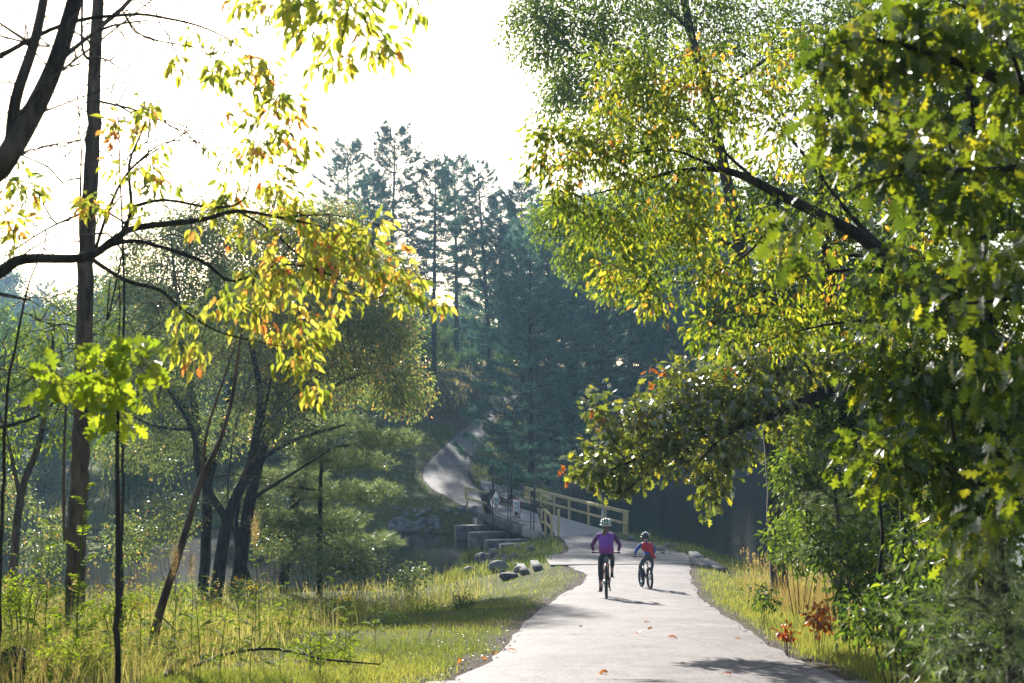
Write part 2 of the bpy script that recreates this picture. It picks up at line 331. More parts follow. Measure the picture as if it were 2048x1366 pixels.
# fine cracks
vo = N(n, 'ShaderNodeTexVoronoi', feature='DISTANCE_TO_EDGE'); vo.inputs['Scale'].default_value = .35; vo.inputs['Randomness'].default_value = 1
tc = N(n, 'ShaderNodeTexCoord'); nn = noise(n, 1.5, 4, .7); ad = N(n, 'ShaderNodeMix', data_type='RGBA', blend_type='ADD'); ad.inputs[0].default_value = .9
n.links.new(tc.outputs['Object'], ad.inputs[6]); n.links.new(nn.outputs['Color'], ad.inputs[7]); n.links.new(ad.outputs[2], vo.inputs['Vector'])
rc = ramp(n, [(.0, (.25, .24, .23)), (.006, (.6, .6, .6)), (.012, (1, 1, 1))], vo.outputs['Distance'])
mx3 = N(n, 'ShaderNodeMix', data_type='RGBA', blend_type='MULTIPLY'); mx3.inputs[0].default_value = .8; n.links.new(mx2.outputs[2], mx3.inputs[6]); n.links.new(rc.outputs[0], mx3.inputs[7])
n.links.new(mx3.outputs[2], p.inputs['Base Color']); bumpy(n, t1.outputs['Fac'], p, .45, .006); n.links.new(p.outputs[0], out.inputs[0]); M['asphalt'] = m
def catmull(P, n=6):
    P = np.array(P); out = []
    for i in range(len(P)-1):
        p0, p1, p2, p3 = P[max(i-1, 0)], P[i], P[i+1], P[min(i+2, len(P)-1)]
        for t in np.linspace(0, 1, n, endpoint=False):
            out.append(.5*((2*p1)+(-p0+p2)*t+(2*p0-5*p1+4*p2-p3)*t*t+(-p0+3*p1-3*p2+p3)*t**3))
    out.append(P[-1]); return np.array(out)
def ribbon(name, L, R, label=None, lift=.020, wob=.05):
    L = catmull(L, 8); R = catmull(R, 8); k = 9; rows = []
    for i, (a, b) in enumerate(zip(L, R)):
        jl = wob*vnoise(i*1.0, 0, 1.3, 3)+wob*rng.normal()*.4; jr = wob*vnoise(i*1.0, 0, 1.1, 7)+wob*rng.normal()*.4
        for j in range(k):
            t = j/(k-1); q = a*(1-t)+b*t
            q = q+(b-a)/np.linalg.norm(b-a)*((1-t)**4*-jl+t**4*jr)
            rows.append((q[0], q[1], float(zp(q[1]))+lift-.02*(abs(2*t-1)**6)))
    I = np.arange(len(rows)).reshape(-1, k)
    Q = np.stack([I[:-1, :-1].ravel(), I[:-1, 1:].ravel(), I[1:, 1:].ravel(), I[1:, :-1].ravel()], 1)
    return obj(name, np_mesh(name, rows, [Q], M['asphalt'], smooth=True), kind='structure')
ribbon('path', LN, RN); ribbon('path', LF, RF)

# water
def watermat(name, c, bump, sc):
    m, n, out = new_mat(name); p = N(n, 'ShaderNodeBsdfPrincipled'); p.inputs['Roughness'].default_value = .06; p.inputs['IOR'].default_value = 1.33
    p.inputs['Base Color'].default_value = (*c, 1)
    t = noise(n, sc, 4, .6, stretch=(.45, 1.3, 1)); t2 = noise(n, sc*.16, 2, .5)
    ad = N(n, 'ShaderNodeMath', operation='MULTIPLY'); n.links.new(t.outputs['Fac'], ad.inputs[0]); n.links.new(t2.outputs['Fac'], ad.inputs[1])
    bumpy(n, ad.outputs[0], p, bump, .05); n.links.new(p.outputs[0], out.inputs[0]); return m
M['river'] = watermat('river_water', (.012, .016, .010), .10, 2.2); M['pond'] = watermat('pond_water', (.010, .016, .011), .75, 2.2)
def flat(name, P, z, mat): 
    me = bpy.data.meshes.new(name); me.from_pydata([(x, y, z) for x, y in P], [], [list(range(len(P)))]); me.materials.append(mat)
    return obj(name, me, kind='structure')
# bridge frame: origin at the near end of the right rail line, u along the bridge, v to the left
BO = on_z(1248, 1070, 0); BU = np.array([-.274, 1, 0])/math.hypot(.274, 1); BV = np.array([-BU[1], BU[0], 0])
def br(s, v, z): return BO+BU*s+BV*v+np.array([0, 0, z])
e0, e1 = br(-4, 3.3, 0), br(26, 3.3, 0); f0, f1 = br(-4, .1, 0), br(26, .1, 0)
flat('river_water', [(-200, 40), (e0[0]-1, 40), (e0[0], e0[1]), (e1[0], e1[1]), (-12, 110), (-200, 125)], WL, M['river'])
flat('pond_water', [(e0[0], 40), (200, 40), (200, 170), (e1[0]-2, 170), (e1[0], e1[1]), (e0[0], e0[1])], WR, M['pond'])

# ------------------------------------------------------------------ the dam and its footbridge
rotB = Matrix((BU, BV, (0, 0, 1))).transposed()          # local x = along, y = left, z = up
def bbox(mb, s, v, z, ls, lv, lz, mi=0, bev=0): mb.box(br(s, v, z), (ls, lv, lz), rotB, mi, bev)
DL = 16.8                                                   # deck length
dam = empty('dam_footbridge', br(0, 1.7, 0), label='concrete dam carrying a narrow plank footbridge between river and pond', cat='dam')
def child(mb, name, mat, parent, **k):
    o = mb.build(name, mat, None, **k); o.parent = parent; o.matrix_parent_inverse = parent.matrix_world.inverted() if False else Matrix.Translation(-Vector(parent.location)); return o
def rotinv(parent): 
    return (Matrix.Translation(parent.location) @ parent.rotation_euler.to_matrix().to_4x4()).inverted()
def child(mb, name, mat, parent, smooth=False, **k):
    o = mb.build(name, mat, None, smooth=smooth, **k); o.parent = parent; o.matrix_parent_inverse = rotinv(parent); return o
# slab, edge blocks
mb = MB(); bbox(mb, DL/2, 1.72, -.23, DL, 3.3, .34); child(mb, 'deck_slab', M['concrete'], dam)
mb = MB(); mb.box((0, 0, 0), (.192, 3.16, .05), None, 0, .006); plank_me = mb.mesh('plank', M['deck'])
for i in range(int(DL/.2)):
    o = obj('plank', plank_me); o.parent = dam; o.matrix_parent_inverse = rotinv(dam)
    o.matrix_basis = Matrix.Translation(br(.1+i*.2, 1.60+random.uniform(-.015, .015), -.026+random.uniform(-.004, .004))) @ rotB.to_4x4()
s = -.3
for ln, lz, dz, v in ((2.2, .46, 0, .0), (3.0, .5, .035, .03), (2.1, .46, -.01, 0), (2.4, .5, .02, .03), (2.6, .46, 0, 0), (2.2, .48, .015, .02), (2.9, .46, 0, 0)):
    mb = MB(); bbox(mb, s+ln/2, 3.42+v, -.21+dz, ln-.03, .46, lz, 0, .035); child(mb, 'edge_block', M['capstone'] if dz > .03 else M['concrete'], dam); s += ln
# piers with rounded noses: s positions found where their noses stand in the water
def pier(s0, length, w=1.15, top=-.5, nose=True):
    mb = MB(); out = []
    c = lambda a, b: tuple(br(s0+a, 3.0+b, 0)[:2])
    out = [c(-w/2, 0), c(w/2, 0)]
    L = length-w/2
    for k in range(9):
        t = math.pi*k/8; out.append(c(w/2*math.cos(t), L+w/2*math.sin(t)*.9))
    mb.prism(out, -2.6, top); return child(mb, 'pier', M['concrete'], dam)
for s0, ln in ((3.9, 2.9), (7.9, 2.75), (11.7, 2.6)): pier(s0, ln)
pier(.4, 3.1, 1.5, -.32)
mb = MB(); bbox(mb, 13.9, 2.6, -1.1, 2.4, 2.4, 1.5); child(mb, 'abutment', M['concrete'], dam)
# dam wall under the deck with steel gates
mb = MB(); bbox(mb, 7.6, 2.3, -1.75, 14.0, .3, 2.4); child(mb, 'dam_wall', M['darkrock'], dam)
for s0 in (2.2, 5.9, 9.8):
    mb = MB(); bbox(mb, s0, 2.95, -1.15, 2.3, .1, 1.3)
    for q in (-1, 0, 1): bbox(mb, s0+q*.8, 3.03, -1.1, .12, .08, 1.15)
    child(mb, 'sluice_gate', M['gate'], dam)
mb = MB()   # sloped steel apron between two piers
a0, a1, a2, a3 = br(8.4, 3.5, -.62), br(6.6, 3.5, -.95), br(6.6, 4.9, -1.0), br(8.4, 5.3, -.62)
mb.add([a0, a1, a2, a3]+[p-np.array([0, 0, .06]) for p in (a0, a1, a2, a3)], [(0, 1, 2, 3), (7, 6, 5, 4), (0, 4, 5, 1), (1, 5, 6, 2), (2, 6, 7, 3), (3, 7, 4, 0)]); child(mb, 'apron_plate', M['gate'], dam)

# gate hoist frame
VB = 3.55
hoist = empty('gate_hoist', br(7, VB, 0), label='black steel beam frame with three upright gate screws on the left edge of the dam', cat='hoist')
s_n, s_f = 1.7, 13.2
mb = MB(); mb.beam(br(s_n, VB, 1.08), br(s_f, VB, 1.08), .03, .30); mb.beam(br(s_n, VB, 1.235), br(s_f, VB, 1.235), .14, .02); mb.beam(br(s_n, VB, .925), br(s_f, VB, .925), .14, .02)
child(mb, 'beam', M['steel'], hoist)
for s0, sg in ((s_n, 1), (s_f, -1)):
    mb = MB()
    for dv in (-.16, .16):
        q = [br(s0-.3*sg, VB+dv, 1.2), br(s0+.35*sg, VB+dv, 1.2), br(s0+.62*sg*0-.0+.3*sg, VB+dv-.3, .02), br(s0-.28*sg, VB+dv-.3, .02)]
        t = BV*.03
        mb.add(q+[p+t for p in q], [(0, 1, 2, 3), (7, 6, 5, 4), (0, 4, 5, 1), (1, 5, 6, 2), (2, 6, 7, 3), (3, 7, 4, 0)])
    mb.beam(br(s0, VB, 1.05), br(s0+.0*sg, VB-.3, .05), .4, .1, up=BU)
    bbox(mb, s0, VB-.28, .03, .8, .5, .04); child(mb, 'leg', M['steel'], hoist)
for i, (s0, top) in enumerate(((3.05, 2.72), (7.35, 2.86), (11.15, 2.92))):
    mb = MB(); mb.tube([br(s0, VB, 1.2), br(s0, VB, top)], .055, 10); mb.tube([br(s0, VB, top), br(s0, VB, top+.05)], [.055, .02], 10)
    child(mb, 'screw_cover', M['steel'], hoist, smooth=False)
    mb = MB(); bbox(mb, s0, VB, 1.30, .5, .34, .16, 0, .02); mb.tube([br(s0, VB, 1.36), br(s0, VB, 1.50)], [.17, .12], 12)
    mb.tube([br(s0-.3, VB-.05, 1.36), br(s0-.62, VB-.05, 1.36)], .03, 6)
    gb = child(mb, 'gearbox', M['steel'], hoist)
    mb = MB(); ring = [br(s0-.62, VB-.05, 1.36)+BV*.16*math.cos(t)+np.array([0, 0, .16*math.sin(t)]) for t in np.linspace(0, 2*math.pi, 15)]
    mb.tube(ring, .014, 5); mb.tube([br(s0-.62, VB-.21, 1.36), br(s0-.62, VB+.11, 1.36)], .012, 5); mb.tube([br(s0-.62, VB-.05, 1.20), br(s0-.62, VB-.05, 1.52)], .012, 5)
    o = child(mb, 'handwheel', M['steel'], gb)
    o.parent = gb; o.matrix_parent_inverse = (Matrix(gb.matrix_parent_inverse).inverted() if False else Matrix.Identity(4)) 
    for dv in (-.0, ):
        for ds in (-.12, .42):
            mb = MB(); mb.tube([br(s0+ds-.12, VB+.10, 1.2 if ds < 0 else 1.75), br(s0+ds-.12, VB+.10, -1.5)], .032, 6); child(mb, 'lift_rod', M['steel'], hoist)
pts = []
for t in np.linspace(0, 1, 14):
    ss = s_f-.3+(s_n+.5-s_f+.3)*t; pts.append(br(ss, VB+.14, .62-.30*math.sin(math.pi*t)**.9-.10*t))
mb = MB(); mb.tube(pts, .022, 6); child(mb, 'cable', M['steel'], hoist)

# signs on the beam: local x to the viewer's right when facing them, y up
def text_mesh(body, size, mat, name='lettering', extr=.003):
    c = bpy.data.curves.new(name, 'FONT'); c.body = body; c.size = size; c.align_x = 'CENTER'; c.align_y = 'CENTER'; c.extrude = extr; c.space_line = .9
    tmp = bpy.data.objects.new('tmp', c); COL.objects.link(tmp); bpy.context.view_layer.update()
    me = bpy.data.meshes.new_from_object(tmp.evaluated_get(bpy.context.evaluated_depsgraph_get())); bpy.data.objects.remove(tmp)
    me.materials.clear(); me.materials.append(mat); return me
def sign_frame(origin, right, normal):
    r_, n_ = Vector(right).normalized(), Vector(normal).normalized(); u_ = n_.cross(r_)
    m_ = Matrix((r_, u_, n_)).transposed().to_4x4(); m_.translation = origin; return m_
def sign(name, s0, z0, draw, label, vv=VB+.06):
    e = bpy.data.objects.new(name, None); link(e); e.matrix_world = sign_frame(Vector(br(s0, vv+.10, z0)), Vector(-BU)+Vector(-BV)*.28, Vector(BV)-Vector(BU)*.28)
    # facing downstream (+v): right-hand side of the reader is -u
    tag(e, label, 'sign'); draw(e); return e
def loc_child(me, name, parent, loc=(0, 0, 0)):
    o = obj(name, me, parent); o.location = loc; return o
def d_dam(e):
    mb = MB(); h = .50; P = [(0, -h), (h, 0), (0, h), (-h, 0)]; mb.prism(P, 0, .012); o = mb.build('frame', M['signred'], e)
    mb = MB(); h = .455; P = [(0, -h), (h, 0), (0, h), (-h, 0)]; mb.prism(P, .012, .016); mb.build('panel', M['white'], e)
    o = loc_child(text_mesh('DAM', .30, M['signblack']), 'lettering', e, (0, 0, .019))
def d_out(e):
    mb = MB(); mb.box((0, 0, .006), (.74, .98, .012)); mb.build('frame', M['signred'], e)
    mb = MB(); mb.box((0, 0, .014), (.64, .87, .005)); mb.build('panel', M['white'], e)
    loc_child(text_mesh('TAKE\nOUT', .225, M['signblack']), 'lettering', e, (0, .14, .019))
    mb = MB(); mb.prism([(-.2, -.31), (.04, -.31), (.04, -.37), (.22, -.25), (.04, -.13), (.04, -.19), (-.2, -.19)], .017, .021); mb.build('arrow', M['signblack'], e)
def post_ray_s(px, vv):     # where along the bridge a picture column meets the line at offset vv
    best = min(np.arange(-3, 20, .02), key=lambda s: abs((br(s, vv, 1)[0])/(br(s, vv, 1)[1])*F+1024-px)); return float(best)
sign('dam_sign', post_ray_s(996, VB+.06), 1.02, d_dam, 'white diamond sign reading DAM with a red edge on the black hoist beam')
sign('take_out_sign', post_ray_s(1037, VB+.06), .88, d_out, 'white rectangular TAKE OUT sign with a black arrow hung on the black beam')

# wooden rails
def rail_thing(name, label, base): return empty(name, tuple(base), label=label, cat='railing', group='yellow timber guard rails of the footbridge')
VR = -.05
rt = rail_thing('guard_rail', 'long two-rail timber railing along the pond side of the footbridge', br(0, VR, 0))
for s0 in [-.15, .22, 3.0, 5.6, 8.9, 11.6, 14.2, 16.6, 17.1]:
    mb = MB(); zb = gz(*br(s0, VR, 0)[:2])-.3 if s0 < .3 else -.5
    mb.beam(br(s0, VR-.03, zb), br(s0, VR-.03, 1.13), .10, .10, up=BU, bev=.008); child(mb, 'post', M['rail'], rt)
for a, b in ((-.45, 5.6), (5.6, 11.6), (11.6, 17.3)):
    mb = MB(); mb.beam(br(a, VR+.05, 1.08), br(b-.006, VR+.05, 1.08), .045, .12, bev=.005); child(mb, 'top_rail', M['rail'], rt)
    mb = MB(); mb.beam(br(a, VR+.05, .56), br(b-.006, VR+.05, .56), .045, .12, bev=.005); child(mb, 'mid_rail', M['rail'], rt)
    mb = MB(); mb.beam(br(a, VR-.0, 1.155), br(b-.006, VR-.0, 1.155), .17, .028, bev=.004); child(mb, 'cap_rail', M['rail'], rt)
for a, nm in ((-.45, 'end_board'), (17.3, 'end_board')):
    mb = MB(); mb.beam(br(a, VR+.05, .50), br(a, VR+.05, 1.14), .10, .04, up=BU); child(mb, nm, M['rail'], rt)
e = bpy.data.objects.new('notice_sign', None); link(e); e.matrix_world = sign_frame(Vector(br(3.35, VR-.10, .80)), BU, -BV)
tag(e, 'blank pale rectangular notice board fixed to the pond side railing', 'sign')
mb = MB(); mb.box((0, 0, 0), (.78, .72, .012)); mb.build('panel', M['signblue'], e)
mb = MB(); mb.box((0, .0, -.012), (.06, .76, .01)); mb.build('batten', M['rail'], e)
# near-left wing
wn = rail_thing('guard_rail', 'short angled timber railing beside the near end of the hoist beam', on_z(1097, 1075, 0))
def gpost(px, py, top, w=.115, z=None):
    p = on_ground(px, py) if z is None else on_z(px, py, z); t = at(px, top, p[1])
    mb = MB(); mb.beam((p[0], p[1], p[2]-.3), (p[0], p[1], t[2]), w, w, up=(0, 1, 0), bev=.008); return mb, p, t
posts = [gpost(1091, 1073, 1018), gpost(1103.5, 1078, 1031), gpost(1117, 1073, 1018)]
for mb, p, t in posts: child(mb, 'post', M['rail'], wn)
b0 = at(1083, 1018, 68.4); b1 = posts[0][2]; b2 = posts[1][2]
for dz, nm in ((-.05, 'top_rail'), (-.62, 'mid_rail')):
    for a, b in ((b0, b1), (b1, b2)):
        mb = MB(); mb.beam(np.array(a)+[0, -.06, dz], np.array(b)+[0, -.06, dz], .045, .14, bev=.004); child(mb, nm, M['rail'], wn)
mb = MB(); mb.beam(np.array(b0)+[0, -.03, -.7], np.array(b0)+[0, -.03, .02], .1, .05, up=(0, 1, 0)); child(mb, 'end_board', M['rail'], wn)
# far-left wing
wf = rail_thing('guard_rail', 'short timber railing at the far left end of the footbridge', on_z(950, 1020, 0))
q0, q1 = on_z(934, 1017, 0), on_z(966, 1027, 0)
for q in (q0, q1):
    mb = MB(); mb.beam(q-[0, 0, .4], q+[0, 0, 1.22], .12, .12, up=(0, 1, 0), bev=.008); child(mb, 'post', M['rail'], wf)
e1_, e2_ = q0-(q1-q0)*.1, q1+(q1-q0)*.22
for dz, nm in ((1.20, 'top_rail'), (.62, 'mid_rail')):
    mb = MB(); mb.beam(e1_+[0, -.09, dz], e2_+[0, -.09, dz], .045, .13, bev=.004); child(mb, nm, M['rail'], wf)
mb = MB(); mb.beam(e1_+[0, -.1, .56], e1_+[0, -.1, 1.26], .09, .04, up=(0, 1, 0)); child(mb, 'end_board', M['rail'], wf)

# timber strips crossing the path, and steps beside it
pcx = empty('plank_crossing', tuple(on_path(1235, 1124)), label='old weathered planks laid flush across the asphalt before the footbridge', cat='walkway')
A0, A1 = on_path(1089, 1112), on_path(1101, 1132); B0, B1 = on_path(1372, 1108), on_path(1394, 1129)
NP = 15
for i in range(NP):
    t = (i+.5)/NP; a = A0*(1-t)+A1*t; b = B0*(1-t)+B1*t; w = np.linalg.norm(A1-A0)/NP
    cuts = [0, random.uniform(.3, .7), 1]
    for c0, c1 in zip(cuts[:-1], cuts[1:]):
        p_, q_ = a+(b-a)*c0, a+(b-a)*(c1-.004)
        p_[2] = float(zp(p_[1]))+.012+random.uniform(0, .014); q_[2] = float(zp(q_[1]))+.012+random.uniform(0, .014)
        mb = MB(); mb.beam(p_, q_, w*.84, .05, bev=.008); child(mb, 'plank', M['crossing'], pcx)
def timber(px0, py0, px1, py1, label, w=.28, h=.2, mat='concrete'):
    a, b = on_ground(px0, py0), on_ground(px1, py1); mb = MB()
    mb.beam(a+[0, 0, .06], b+[0, 0, .06], w, h, bev=.02); o = mb.build('edging_block', M[mat]); return tag(o, label, 'block', 'edging blocks set in the banks beside the path')
timber(1041, 1136, 1050, 1150, 'short leaning edging block in the grass left of the path, farther from the asphalt')
timber(1068, 1130, 1077, 1142, 'short leaning edging block in the grass left of the path, nearer the plank crossing')
timber(1386, 1112, 1398, 1121, 'short pale edging block at the right end of the plank crossing', .35, .22, 'capstone')
timber(1386, 1124, 1414, 1139, 'long low edging block on the right bank nearest the asphalt', .3, .16)
timber(1408, 1125, 1446, 1146, 'long low edging block on the right bank nearest the pond', .35, .16)

# pale gravel apron between the far path, the bridge end and the pond
M['gravel'] = solid('pale_gravel', [(.3, (.14, .12, .115)), (.5, (.32, .28, .27)), (.7, (.50, .45, .43))], 9, .95, .8, .04, detail=6)
gp = [on_ground(a_, b_, 70) for a_, b_ in ((962, 962), (985, 966), (1010, 978), (1040, 990), (1066, 1004), (1078, 1014), (1056, 1016), (1030, 1012), (1000, 1004), (975, 990), (962, 976))]
bm = bmesh.new(); f_ = bm.faces.new([bm.verts.new(tuple(q)) for q in gp]); bmesh.ops.triangulate(bm, faces=[f_]); bmesh.ops.subdivide_edges(bm, edges=bm.edges[:], cuts=5, use_grid_fill=True)
for v in bm.verts: v.co.z = max(gz(v.co.x, v.co.y), WR)+.045
me = bpy.data.meshes.new('gravel_apron'); bm.to_mesh(me); bm.free(); me.materials.append(M['gravel']); obj('gravel_apron', me, kind='structure')

# boulders
def rock_mesh(seed, mat, sub=2):
    bm = bmesh.new(); bmesh.ops.create_icosphere(bm, subdivisions=sub, radius=1); r_ = random.Random(seed)
    ax = [(Vector((r_.gauss(0, 1), r_.gauss(0, 1), r_.gauss(0, 1))).normalized(), r_.uniform(.55, .95)) for _ in range(9)]
    for v in bm.verts:
        for a_, d_ in ax:
            t_ = v.co.dot(a_)
            if t_ > d_: v.co -= a_*(t_-d_)*.85
        v.co *= r_.uniform(.95, 1.05)
    me = bpy.data.meshes.new('rock'); bm.to_mesh(me); bm.free(); me.materials.append(M[mat]); 
    for p_ in me.polygons: p_.use_smooth = False
    return me
RK = [rock_mesh(i, 'rock') for i in range(6)]; RD = [rock_mesh(20+i, 'darkrock') for i in range(3)]
def rock(p, r, me, label, group, sink=.25):
    o = obj('boulder', me); o.location = (p[0], p[1], p[2]+r*(.55-sink)); o.scale = (r*random.uniform(.8, 1.3), r*random.uniform(.8, 1.2), r*random.uniform(.6, .85)); o.rotation_euler = (random.uniform(-.3, .3), random.uniform(-.3, .3), random.uniform(0, 6.28))
    return tag(o, label, 'boulder', group)
def scatter_px(n, x0, x1, y0, y1, r0, r1, label, group, zmax=None):
    for i in range(n):
        p = on_ground(random.uniform(x0, x1), random.uniform(y0, y1), 40); rock(p, random.uniform(r0, r1), random.choice(RK), label, group)
scatter_px(60, 782, 884, 1042, 1066, .11, .25, 'grey boulder in the rock bank left of the piers at the river edge', 'boulders of the far river bank')
scatter_px(14, 770, 905, 1018, 1042, .10, .24, 'grey stone lying in the grass slope above the far river bank', 'stones in the far grass slope')
scatter_px(7, 905, 955, 1012, 1032, .12, .24, 'pale stone on the slope just below the far left railing', 'stones below the far left railing')
scatter_px(34, 1000, 1052, 978, 1006, .10, .28, 'grey stone in the rubble slope between the far path and the pond', 'rubble stones beside the far end of the footbridge')
scatter_px(16, 1052, 1075, 1003, 1022, .10, .24, 'grey stone at the pond edge under the far end of the railing', 'stones under the far railing end')
for px, py, r_, me, lb in ((963, 1127, .42, RD[0], 'large dark purplish boulder on the near bank below the piers'), (988, 1118, .34, RD[1], 'smaller dark boulder just right of the large dark purplish boulder'),
                           (998, 1145, .48, RK[0], 'large pale boulder on the near bank left of the leaning edging blocks'), (1018, 1158, .28, RD[2], 'narrow dark boulder below the large pale boulder'),
                           (940, 1146, .26, RK[1], 'small grey boulder at the foot of the near bank grass tuft'), (960, 1108, .24, RK[2], 'small grey boulder at the waterline above the dark boulders'),
                           (1010, 1122, .22, RK[3], 'small flat grey stone between the dark boulders and the mound'), (1062, 1103, .26, RK[4], 'pale stone in the grassy mound in front of the near pier'),
                           (1275, 1072, .38, RK[5], 'pale boulder in the grass beside the near end of the pond railing'), (1262, 1080, .2, RK[2], 'small stone beside the last railing post on the pond side')):
    rock(on_ground(px, py, 40), r_, me, lb, None)
scatter_px(26, 920, 1050, 1098, 1150, .10, .24, 'small grey stone scattered on the near bank between path and river', 'small stones of the near bank')
scatter_px(12, 1290, 1460, 1086, 1125, .08, .2, 'small stone at the pond edge right of the path', 'small stones of the pond edge')

# ------------------------------------------------------------------ people and bicycles
M['jersey'] = solid('purple_jersey', [(.3, (.22, .05, .38)), (.7, (.34, .10, .52))], 5, .75, .3, .006)
M['jersey_low'] = solid('magenta_jersey', [(.3, (.26, .025, .20)), (.7, (.40, .05, .30))], 5, .75, .3, .006)
M['sleeve'] = solid('dark_purple_sleeve', [(.3, (.10, .02, .13)), (.7, (.18, .035, .2))], 6, .75, .3, .006)
M['tights'] = plain('black_tights', (.010, .010, .016), .65)
M['skin'] = plain('skin', (.55, .30, .21), .55, var=.08)
M['shoe'] = plain('black_shoe', (.02, .018, .018), .6)
M['hair'] = solid('brown_hair', [(.3, (.10, .04, .02)), (.7, (.28, .13, .06))], 30, .5, .4, .004, stretch=(1, 1, .1))
M['helmet_w'] = plain('white_helmet', (.62, .68, .58), .4, var=.06)
M['helmet_d'] = plain('dark_helmet', (.05, .06, .07), .3, var=.2)
M['black'] = plain('matt_black', (.012, .012, .014), .7)
M['tyre'] = plain('tyre_rubber', (.018, .018, .018), .85)
M['tyre_brown'] = plain('dusty_tyre', (.05, .035, .028), .9)
M['rimmetal'] = plain('rim_alloy', (.35, .36, .38), .35, .9)
M['frame_red'] = plain('orange_red_frame', (.45, .09, .05), .35)
M['frame_blue'] = plain('dark_blue_frame', (.03, .05, .09), .35)
M['redvest'] = solid('red_vest', [(.3, (.50, .015, .03)), (.7, (.68, .03, .05))], 6, .7, .3, .006)
M['blueshirt'] = plain('blue_shirt', (.02, .09, .48), .75)
M['grey_pants'] = plain('grey_trousers', (.07, .075, .095), .8)
M['teal'] = plain('teal_shoe', (.02, .22, .30), .6)
M['bag'] = plain('grey_saddle_bag', (.16, .17, .21), .7)

def skin_body(name, chains, mats, parent, subd=2):
    """chains: list of (material index, [(x,y,z,r), ...], start key or None, end key); nodes with the same key are shared"""
    verts, rad, edges, emat, keys = [], [], [], [], {}
    for mi, pts in chains:
        prev = None
        for q in pts:
            key = q[4] if len(q) > 4 else None
            if key is not None and key in keys: i = keys[key]
            else:
                i = len(verts); verts.append(q[:3]); rad.append(q[3])
                if key is not None: keys[key] = i
            if prev is not None: edges.append((prev, i)); emat.append(mi)
            prev = i
    me = bpy.data.meshes.new(name); me.from_pydata(verts, edges, []); o = bpy.data.objects.new(name, me); COL.objects.link(o)
    md = o.modifiers.new('skin', 'SKIN'); md.branch_smoothing = .6
    me.skin_vertices.new() if not me.skin_vertices else None
    for i, r_ in enumerate(rad):
        rr = r_ if isinstance(r_, tuple) else (r_, r_); me.skin_vertices[0].data[i].radius = rr
    me.skin_vertices[0].data[0].use_root = True
    sb = o.modifiers.new('sub', 'SUBSURF'); sb.levels = subd; sb.render_levels = subd
    bpy.context.view_layer.update()
    m2 = bpy.data.meshes.new_from_object(o.evaluated_get(bpy.context.evaluated_depsgraph_get())); bpy.data.objects.remove(o)
    m2.name = name; m2.materials.clear()
    for m_ in mats: m2.materials.append(m_)
    V = np.array(verts); C = np.empty(len(m2.polygons)*3); m2.polygons.foreach_get('center', C); C = C.reshape(-1, 3)
    best = np.full(len(C), 1e9); mi = np.zeros(len(C), np.int32)
    for (a, b), mm_ in zip(edges, emat):
        ab = V[b]-V[a]; t = np.clip(((C-V[a]) @ ab)/(ab @ ab), 0, 1); d = np.linalg.norm(C-V[a]-t[:, None]*ab, axis=1)
        ra = rad[a] if not isinstance(rad[a], tuple) else max(rad[a]); rb = rad[b] if not isinstance(rad[b], tuple) else max(rad[b])
        d = d/((ra+rb)/2+.01); k_ = d < best; best[k_] = d[k_]; mi[k_] = mm_
    m2.polygons.foreach_set('material_index', mi); m2.polygons.foreach_set('use_smooth', np.ones(len(mi), bool)); m2.update()
    o = obj(name, m2, parent); return o

